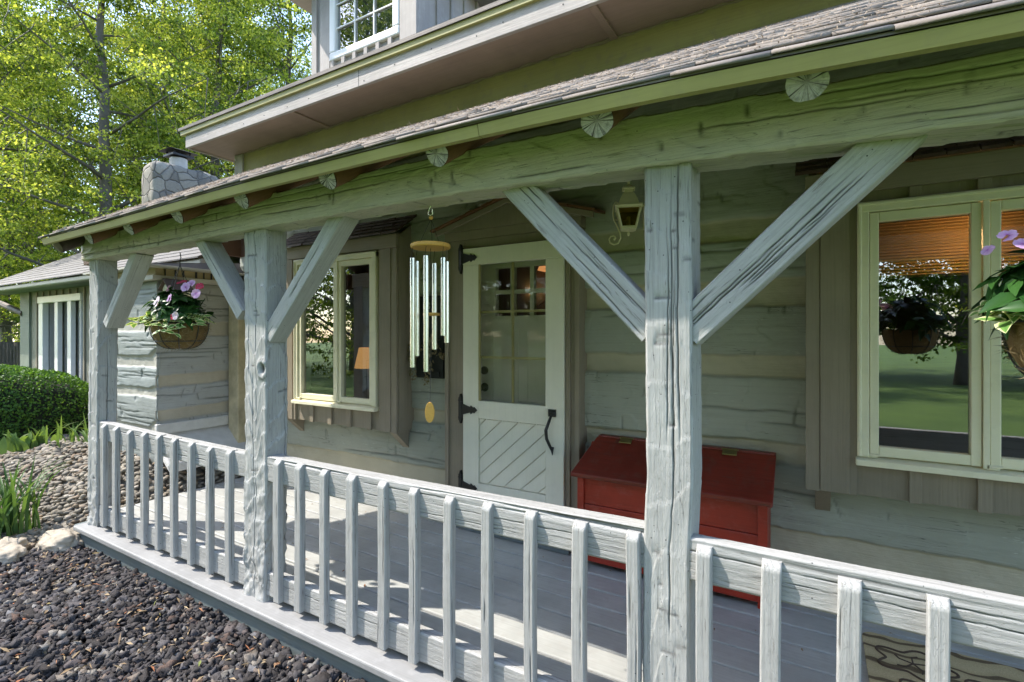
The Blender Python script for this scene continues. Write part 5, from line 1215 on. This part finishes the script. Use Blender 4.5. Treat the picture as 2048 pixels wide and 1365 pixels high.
# slate number plaque with dried garland
pq = empty("number_plaque", onY(862, 680, 3.19), "black slate house number plaque with dried leaf garland behind the wind chime", "plaque"); PYQ = 3.185
x0, x1 = xat(838, PYQ), xat(886, PYQ); z0, z1 = onY(862, 757, PYQ).z, onY(862, 592, PYQ).z
b = MB(); b.box(x0 - .03, x1, PYQ, PYQ + .025, z0, z1); b.build("slate", M['slate'], pq, bevel=.003)
b = MB(); b.box(x0 - .02, x1 - .03, PYQ - .012, PYQ - .001, z0 + .015, z0 + .055); b.build("ledge_strip", M['slate'], pq, bevel=.003)
cu = bpy.data.curves.new("digit", 'FONT'); cu.body = "3"; cu.size = .085; cu.extrude = .002; cu.align_x = 'CENTER'; cu.align_y = 'CENTER'
tmp = bpy.data.objects.new("digit_curve", cu); COL.objects.link(tmp); bpy.context.view_layer.update()
me = bpy.data.meshes.new_from_object(tmp.evaluated_get(bpy.context.evaluated_depsgraph_get())); bpy.data.objects.remove(tmp)
pd = onY(857, 613, PYQ); link("digit", me, M['rawwhite'], pq, mw=Matrix.Translation((pd.x, PYQ - .003, pd.z)) @ Matrix.Rotation(math.radians(90), 4, 'X'))
rg = np.random.default_rng(6); P = []
for u0, v0, u1, v1, n in ((862, 680, 853, 770, 90), (845, 690, 822, 715, 40), (822, 690, 828, 760, 70), (862, 680, 884, 715, 60), (858, 670, 866, 690, 60)):
    for i in range(n): q = rg.random(); p = onY(u0 + (u1 - u0) * q, v0 + (v1 - v0) * q, PYQ - .03); P.append((p.x + rg.normal(0, .016), p.y + rg.normal(0, .012), p.z + rg.normal(0, .012)))
P = np.array(P); n = len(P); v, f_, tn = leaf_mesh(P, rnd_dirs(rg, n, -.6), rnd_dirs(rg, n) + np.array([0, -1, 0]), rg.uniform(.02, .04, n), rg.uniform(.012, .022, n), rg.random(n)); link("dried_garland", np_mesh("garland", v, f_, {"tone": tn}), M['dried'], pq)
# birdhouse on the log corner
bh = empty("birdhouse", (-5.33, 2.55, 1.85), "small cream birdhouse with a dark roof behind the left flower basket", "birdhouse")
b = MB(); x0, x1, y0, y1, z0, z1 = -5.39, -5.25, 2.46, 2.64, 1.80, 1.90; b.box(x0, x1, y0, y1, z0, z1); b.prism([(x0, y0, z1 + .0005), (x1, y0, z1 + .0005), ((x0 + x1) / 2, y0, z1 + .075)], (0, y1 - y0, 0)); b.build("box", M['cream'], bh)
b = MB(); xm = (x0 + x1) / 2
for s_ in (-1, 1): xe = xm + s_ * .105; ze_ = z1 - .025; b.prism([(xm, y0 - .03, z1 + .082), (xe, y0 - .03, ze_), (xe, y0 - .03, ze_ + .014), (xm, y0 - .03, z1 + .098)], (0, y1 - y0 + .05, 0))
b.build("roof", M['deckwood'], bh)

# hanging flower baskets
def leaf_fine(P, Dir, Nrm, L, W, tone, fold=.15, curl=.3, seed=0):
    """leaves with a creased midrib, rounded outline and a drooping tip"""
    n = len(P); g = np.random.default_rng(seed); Dir = Dir / np.linalg.norm(Dir, axis=1)[:, None]; S = np.cross(Dir, Nrm); S /= np.linalg.norm(S, axis=1)[:, None] + 1e-9; U = np.cross(S, Dir)
    st = np.array([0, .08, .22, .40, .58, .76, .90, 1.0]); wd = np.array([.05, .45, .86, 1.0, .88, .56, .24, .02]); k = len(st); cl = curl * g.uniform(.3, 1.7, n); tw = g.normal(0, .25, n); rows = []
    for q, w in zip(st, wd):
        c = P + Dir * (L * q)[:, None] - U * (L * cl * q ** 2)[:, None]; off = (W * .5 * w)[:, None]; sd = S + U * (tw * q)[:, None]
        for sg, ed in ((-1, 1), (-.62, .5), (0, 0), (.62, .5), (1, 1)): rows.append(c + sd * off * sg + U * off * abs(sg) * fold * 2 + U * off * (.10 * math.sin(q * 19) if abs(sg) == 1 else 0))
    V = np.stack(rows, 1).reshape(-1, 3); f0 = np.array([[r * 5 + c, r * 5 + c + 1, (r + 1) * 5 + c + 1, (r + 1) * 5 + c] for r in range(k - 1) for c in range(4)])
    Fq = (np.arange(n)[:, None, None] * (k * 5) + f0[None]).reshape(-1, 4); e1 = np.array([max(.0, x) for q in st for x in ((1, .5, 0, .5, 1) if .08 < q < .92 else (1, .8, .5, .8, 1))])
    return V, Fq, np.repeat(tone, k * 5), np.tile(e1, n)
coir = wood('coir liner', (.20, .125, .045), 'n', var=.4, grain=.9, gd=.012, under=(.06, .035, .015), stain=.4, rough=.95)
M['imp'] = leafmat('impatiens leaves', [(0, (.012, .04, .010)), (.5, (.022, .07, .015)), (1, (.04, .11, .022))], .18, .35)
m = leafmat('variegated leaves', [(0, (.10, .22, .05)), (.45, (.16, .30, .07)), (.62, (.60, .62, .32)), (1, (.68, .68, .40))], .25, .4); M['varieg'] = m
for n_ in m.node_tree.nodes:
    if n_.type == 'ATTRIBUTE': n_.attribute_name = "edge"
def petalmat(name, stops): return leafmat(name, stops, .3, .5, 1.1)
M['lilac'] = petalmat('lilac petals', [(0, (.35, .08, .42)), (.3, (.54, .32, .62)), (1, (.68, .48, .72))]); M['pinkp'] = petalmat('pink petals', [(0, (.42, .05, .12)), (1, (.55, .04, .08))]); M['whitep'] = petalmat('pale petals', [(0, (.75, .62, .78)), (1, (.8, .7, .8))])
def basket(c, R, seed, label, flowers, vines, hook, nl=360, leafL=(.05, .10)):
    t = empty("flower_basket", (c.x, c.y, c.z - .16), label, "flower basket", "hanging flower baskets"); rg = np.random.default_rng(seed)
    nA, nP = 64, 30; a = np.linspace(0, 2 * math.pi, nA, endpoint=False); ph = np.linspace(0, math.pi / 2 * .98, nP)
    r = R * np.cos(ph)[None, :] ** .62; z = -.165 * np.sin(ph)[None, :]; A = a[:, None]
    dn = 1 + .03 * fbm(np.cos(A) * 6 + 0 * z, np.sin(A) * 6 + 0 * z, z * 40, seed, 3)
    V = np.stack([c.x + r * dn * np.cos(A), c.y + r * dn * np.sin(A), c.z + z + 0 * A], -1); i = np.arange(nA * nP).reshape(nA, nP); j = np.roll(i, -1, 0)
    F_ = np.stack([i[:, :-1], i[:, 1:], j[:, 1:], j[:, :-1]], -1).reshape(-1, 4)
    link("coir_liner", np_mesh("coir_liner", V.reshape(-1, 3), F_), coir, t, smooth=True)
    n = 900; ia = rg.uniform(0, 6.283, n); ip = rg.uniform(.05, 1.4, n); rr = R * np.cos(ip) ** .62 * 1.012
    P = np.c_[c.x + rr * np.cos(ia), c.y + rr * np.sin(ia), c.z - .165 * np.sin(ip)]; v, f_, tn = leaf_mesh(P, rg.normal(size=(n, 3)) * np.array([1, 1, .8]) + .5 * np.c_[np.cos(ia), np.sin(ia), 0 * ia], np.c_[np.cos(ia), np.sin(ia), 0 * ia] + .1, rg.uniform(.02, .05, n), np.full(n, .0016), rg.random(n)); link("coir_fibre", np_mesh("coir_fibre", v, f_, {"tone": tn}), M['dried'], t)
    b = MB()
    for k in range(9):
        aa = k * 2 * math.pi / 9 + .2; b.tube([(c.x + R * math.cos(q) ** .62 * 1.03 * math.cos(aa), c.y + R * math.cos(q) ** .62 * 1.03 * math.sin(aa), c.z - .168 * math.sin(q)) for q in np.linspace(0, 1.5, 12)], .0028, 5)
    for q in (0, .75): b.tube([(c.x + R * math.cos(q) ** .62 * 1.03 * math.cos(w), c.y + R * math.cos(q) ** .62 * 1.03 * math.sin(w), c.z - .168 * math.sin(q)) for w in np.linspace(0, 2 * math.pi, 40)], .003, 5)
    b.build("wire_frame", M['iron'], t)
    b = MB()
    for k in range(4): aa = k * math.pi / 2 + .6; b.tube([(c.x + R * math.cos(aa), c.y + R * math.sin(aa), c.z), hook], .0018, 4)
    b.tube([hook, hook + Vector((.0, 0, .03)), hook + Vector((.012, 0, .045)), hook + Vector((0, 0, .08))], .003, 5); b.build("hanger_wire", M['iron'], t)
    # foliage: whorls of pointed leaves on stems through a dome
    PP = []; DD = []; NN = []; LL = []; nw = nl // 7
    for k in range(nw):
        d = rnd_dirs(rg, 1, .9)[0]; d[2] = abs(d[2]); q = Vector(c) + Vector((d[0] * R * 1.25, d[1] * R * 1.25, d[2] * .21 + .01)) * (rg.uniform(.55, 1.0)); ax = Vector((d[0], d[1], d[2] + .5)).normalized()
        e1 = ax.orthogonal().normalized(); e2 = ax.cross(e1); w0 = rg.uniform(0, 6)
        for s in range(7):
            an_ = w0 + s * .9 + rg.normal(0, .15); rd = e1 * math.cos(an_) + e2 * math.sin(an_); dd = (rd + ax * rg.uniform(-.15, .6)).normalized(); PP.append(q[:]); DD.append(dd[:]); NN.append((ax + rd * .1)[:]); LL.append(rg.uniform(*leafL))
    LL = np.array(LL); v, f_, tn, eg = leaf_fine(np.array(PP), np.array(DD), np.array(NN), LL, LL * rg.uniform(.30, .42, len(LL)), rg.random(len(LL)), seed=seed); link("foliage", np_mesh("foliage", v, f_, {"tone": tn}), M['imp'], t, smooth=True)
    b = MB()
    for k in range(24): aa = rg.uniform(0, 6.28); b.tube([c + Vector((0, 0, -.02)), c + Vector((math.cos(aa) * R * .6, math.sin(aa) * R * .6, .08)), c + Vector((math.cos(aa) * R * .9, math.sin(aa) * R * .9, rg.uniform(.06, .17)))], .003, 5)
    b.build("stem", M['imp'], t)
    soil = MB(); soil.lathe(c + Vector((0, 0, -.03)), [(0, .01), (R * .95, 0)], 24); soil.build("soil", M['soil'], t)
    PP = []; DD = []; NN = []; LL = []
    for (aa, out, drop, n, ls) in vines:
        for k in range(n):
            q = (k + .5) / n; p = c + Vector((math.cos(aa), math.sin(aa), 0)) * (R * .75 + out * q) + Vector((0, 0, .035 + .03 * math.sin(q * 3) - drop * q ** 1.6)); w = rg.uniform(0, 6.28)
            for s in (0, 1): rd = Vector((math.cos(aa + .9 * (1 if s else -1)), math.sin(aa + .9 * (1 if s else -1)), rg.uniform(-.5, .45))); PP.append(p[:]); DD.append(rd[:]); NN.append((math.cos(aa) * .5 + rg.normal(0, .3), math.sin(aa) * .5 + rg.normal(0, .3) - .3, 1)); LL.append(rg.uniform(*ls))
    LL = np.array(LL); v, f_, tn, eg = leaf_fine(np.array(PP), np.array(DD), np.array(NN), LL, LL * rg.uniform(.46, .6, len(LL)), rg.random(len(LL)), .1, .2, seed + 9); link("trailing_vine", np_mesh("trailing_vine", v, f_, {"tone": tn, "edge": eg}), M['varieg'], t, smooth=True)
    for (p, s, mm, face) in flowers:
        p = Vector(p); ax = Vector(face).normalized(); e1 = ax.orthogonal().normalized(); e2 = ax.cross(e1); P5 = []; D5 = []
        for k in range(5): an_ = k * 1.2566 + p.x * 9; P5.append((p + ax * .002 * k)[:]); D5.append((e1 * math.cos(an_) + e2 * math.sin(an_) + ax * .12)[:])
        VV = []; FF = []
        for k in range(5):   # five rounded overlapping petals
            d = Vector(D5[k]); sd = ax.cross(d).normalized(); n0 = len(VV); VV.append(P5[k])
            for w in range(9):
                g = w / 8; an_ = (g - .5) * 2; rr = s * (1 - .25 * abs(an_) ** 2.5 - .10 * math.exp(-(an_ / .2) ** 2)); VV.append((Vector(P5[k]) + (d * math.cos(an_ * .75) + sd * math.sin(an_ * .75)) * rr - ax * s * .12 * an_ * an_)[:])
            FF += [(n0, n0 + w + 1, n0 + w + 2) for w in range(8)]
        me = np_mesh("flower", np.array(VV), np.array(FF), {"tone": np.array([.0 if i % 10 == 0 else (.75 + .25 * abs((i % 10) - 5) / 4) for i in range(len(VV))])}); link("flower", me, M[mm], t, smooth=True)
cL = onY(360, 647, 1.72); f = lambda u, v, dy: Vector((onY(u, v, 1.72 + dy).x, 1.72 + dy, onY(u, v, 1.72 + dy).z)); fr = (.35, -1, .25)
basket(cL, .160, 3, "hanging coir flower basket with lilac and red blooms between the two left posts",
       [(f(372, 575, -.10), .031, 'lilac', fr), (f(383, 568, -.06), .028, 'lilac', (.3, -.8, .6)), (f(393, 588, -.12), .030, 'lilac', (.6, -1, .1)), (f(341, 597, -.15), .028, 'lilac', (-.2, -1, .3)), (f(316, 604, -.19), .036, 'whitep', (-.2, -1, .4)), (f(338, 578, -.1), .026, 'lilac', (-.5, -.6, .5)), (f(364, 566, -.03), .032, 'pinkp', (.1, -.5, .8)), (f(400, 574, -.05), .026, 'pinkp', (.5, -.8, .4)), (f(352, 632, -.2), .026, 'whitep', (.2, -1, -.1)), (f(347, 634, -.2), .02, 'pinkp', (.1, -1, -.1))],
       [(3.3, .17, .02, 9, (.05, .075)), (3.8, .16, .05, 9, (.05, .075)), (4.3, .06, .05, 6, (.05, .07)), (4.8, .05, .07, 6, (.05, .07)), (5.3, .07, .10, 8, (.05, .07)), (5.7, .09, .12, 9, (.05, .07)), (6.2, .12, .06, 8, (.045, .065)), (.2, .13, .04, 7, (.04, .06))], Vector((cL.x, 1.72, cL.z + .38)), nl=520)
cR = onY(2196, 642, 1.70); f = lambda u, v, dy: Vector((onY(u, v, 1.70 + dy).x, 1.70 + dy, onY(u, v, 1.70 + dy).z))
basket(cR, .155, 4, "coir flower basket with lilac blooms at the right edge before the bay window",
       [(f(2016, 474, -.06), .020, 'lilac', (-.3, -.6, .7)), (f(1978, 502, .02), .016, 'lilac', (-.6, -.7, .3)), (f(2046, 490, -.08), .020, 'lilac', (.1, -.8, .6)), (f(2085, 500, -.1), .036, 'lilac', fr)],
       [(3.0, .08, .02, 7, (.05, .075)), (3.5, .07, .05, 7, (.055, .08)), (4.0, .07, .04, 7, (.055, .08)), (4.5, .06, .05, 7, (.055, .08)), (5.0, .06, .08, 7, (.05, .075)), (5.5, .08, .1, 7, (.05, .07))], Vector((cR.x, 1.70, cR.z + .36)), nl=460, leafL=(.06, .115))

# ================================================================== LAMPS SEEN INSIDE
fl = empty("floor_lamp", (-4.42, 4.15, 0), "lit floor lamp with an orange shade seen through the left bay window", "lamp")
c = onY(737, 716, 4.1); c.y = 4.1
b = MB(); vs = []; n = 28
for rr, z in ((.155, c.z - .115), (.105, c.z + .115)): vs += [(c.x + rr * math.cos(2 * math.pi * k / n), c.y + rr * math.sin(2 * math.pi * k / n), z) for k in range(n)]
b.add(vs, [(k, (k + 1) % n, n + (k + 1) % n, n + k) for k in range(n)]); b.build("lamp_shade", glow('orange lamp shade', (.70, .33, .10), .30), fl, smooth=True)
b = MB(); b.tube([(c.x, c.y, .03), (c.x, c.y, c.z + .1)], .012, 8); b.lathe((c.x, c.y, 0), [(.13, 0), (.13, .02), (.02, .04)], 20); b.build("stand", M['brass'], fl)
cd = empty("chandelier", (-2.7, 5, 1.95), "chandelier with candle bulbs seen through the entry door panes", "lamp")
bu = glow('warm bulb', (1.0, .62, .25), 14); c = onY(1060, 600, 4.6); c.y = 4.6
b = MB(); b.tube([(c.x, c.y, c.z), (c.x, c.y, 2.55)], .008, 6); b.lathe((c.x, c.y, c.z - .06), [(0, 0), (.03, .02), (.02, .07), (.0, .1)], 12)
for k in range(5):
    a = k * 1.2566 + .4; e = Vector((c.x + .2 * math.cos(a), c.y + .2 * math.sin(a), c.z + .01)); b.tube([(c.x, c.y, c.z - .03), (c.x + .1 * math.cos(a), c.y + .1 * math.sin(a), c.z - .06), e], .006, 6); b.tube([e, e + Vector((0, 0, .05))], .008, 6)
b.build("arms", M['iron'], cd)
for k in range(5): a = k * 1.2566 + .4; l = MB(); l.lathe((c.x + .2 * math.cos(a), c.y + .2 * math.sin(a), c.z + .06), [(0, 0), (.012, .008), (.009, .03), (0, .05)], 8); l.build("bulb", bu, cd, smooth=True)
b = MB(); b.lathe((c.x + .05, c.y + .3, c.z + .30), [(.3, 0), (.26, .05), (0, .07)], 20); b.build("ceiling_rose", glow('self glowing ceiling rose', (.5, .22, .08), .35), cd)  # rose emits its own glow; chandelier light put into the material
pl_ = empty("pendant_lamp", (.62, 3.45, 1.98), "warm lamp glowing behind the pleated shade in the right bay window", "lamp")
b = MB(); b.lathe((.62, 3.42, 1.90), [(0, 0), (.03, .02), (.035, .05), (.015, .09), (0, .1)], 14); b.build("bulb", glow('warm pendant bulb', (1, .6, .25), 6), pl_, smooth=True)
b = MB(); b.tube([(.62, 3.42, 2.0), (.62, 3.42, 2.55)], .006, 6); b.lathe((.62, 3.42, 1.99), [(.03, 0), (.02, .04), (0, .05)], 12); b.build("holder", M['brass'], pl_)
ld = bpy.data.lights.new("pendant_light", 'POINT'); ld.energy = 1.3; ld.color = (1, .62, .28); ld.shadow_soft_size = .05
lo = bpy.data.objects.new("pendant_light", ld); COL.objects.link(lo); lo.location = (.62, 3.33, 1.93); lo.parent = pl_; lo.matrix_parent_inverse = wmat(pl_).inverted()
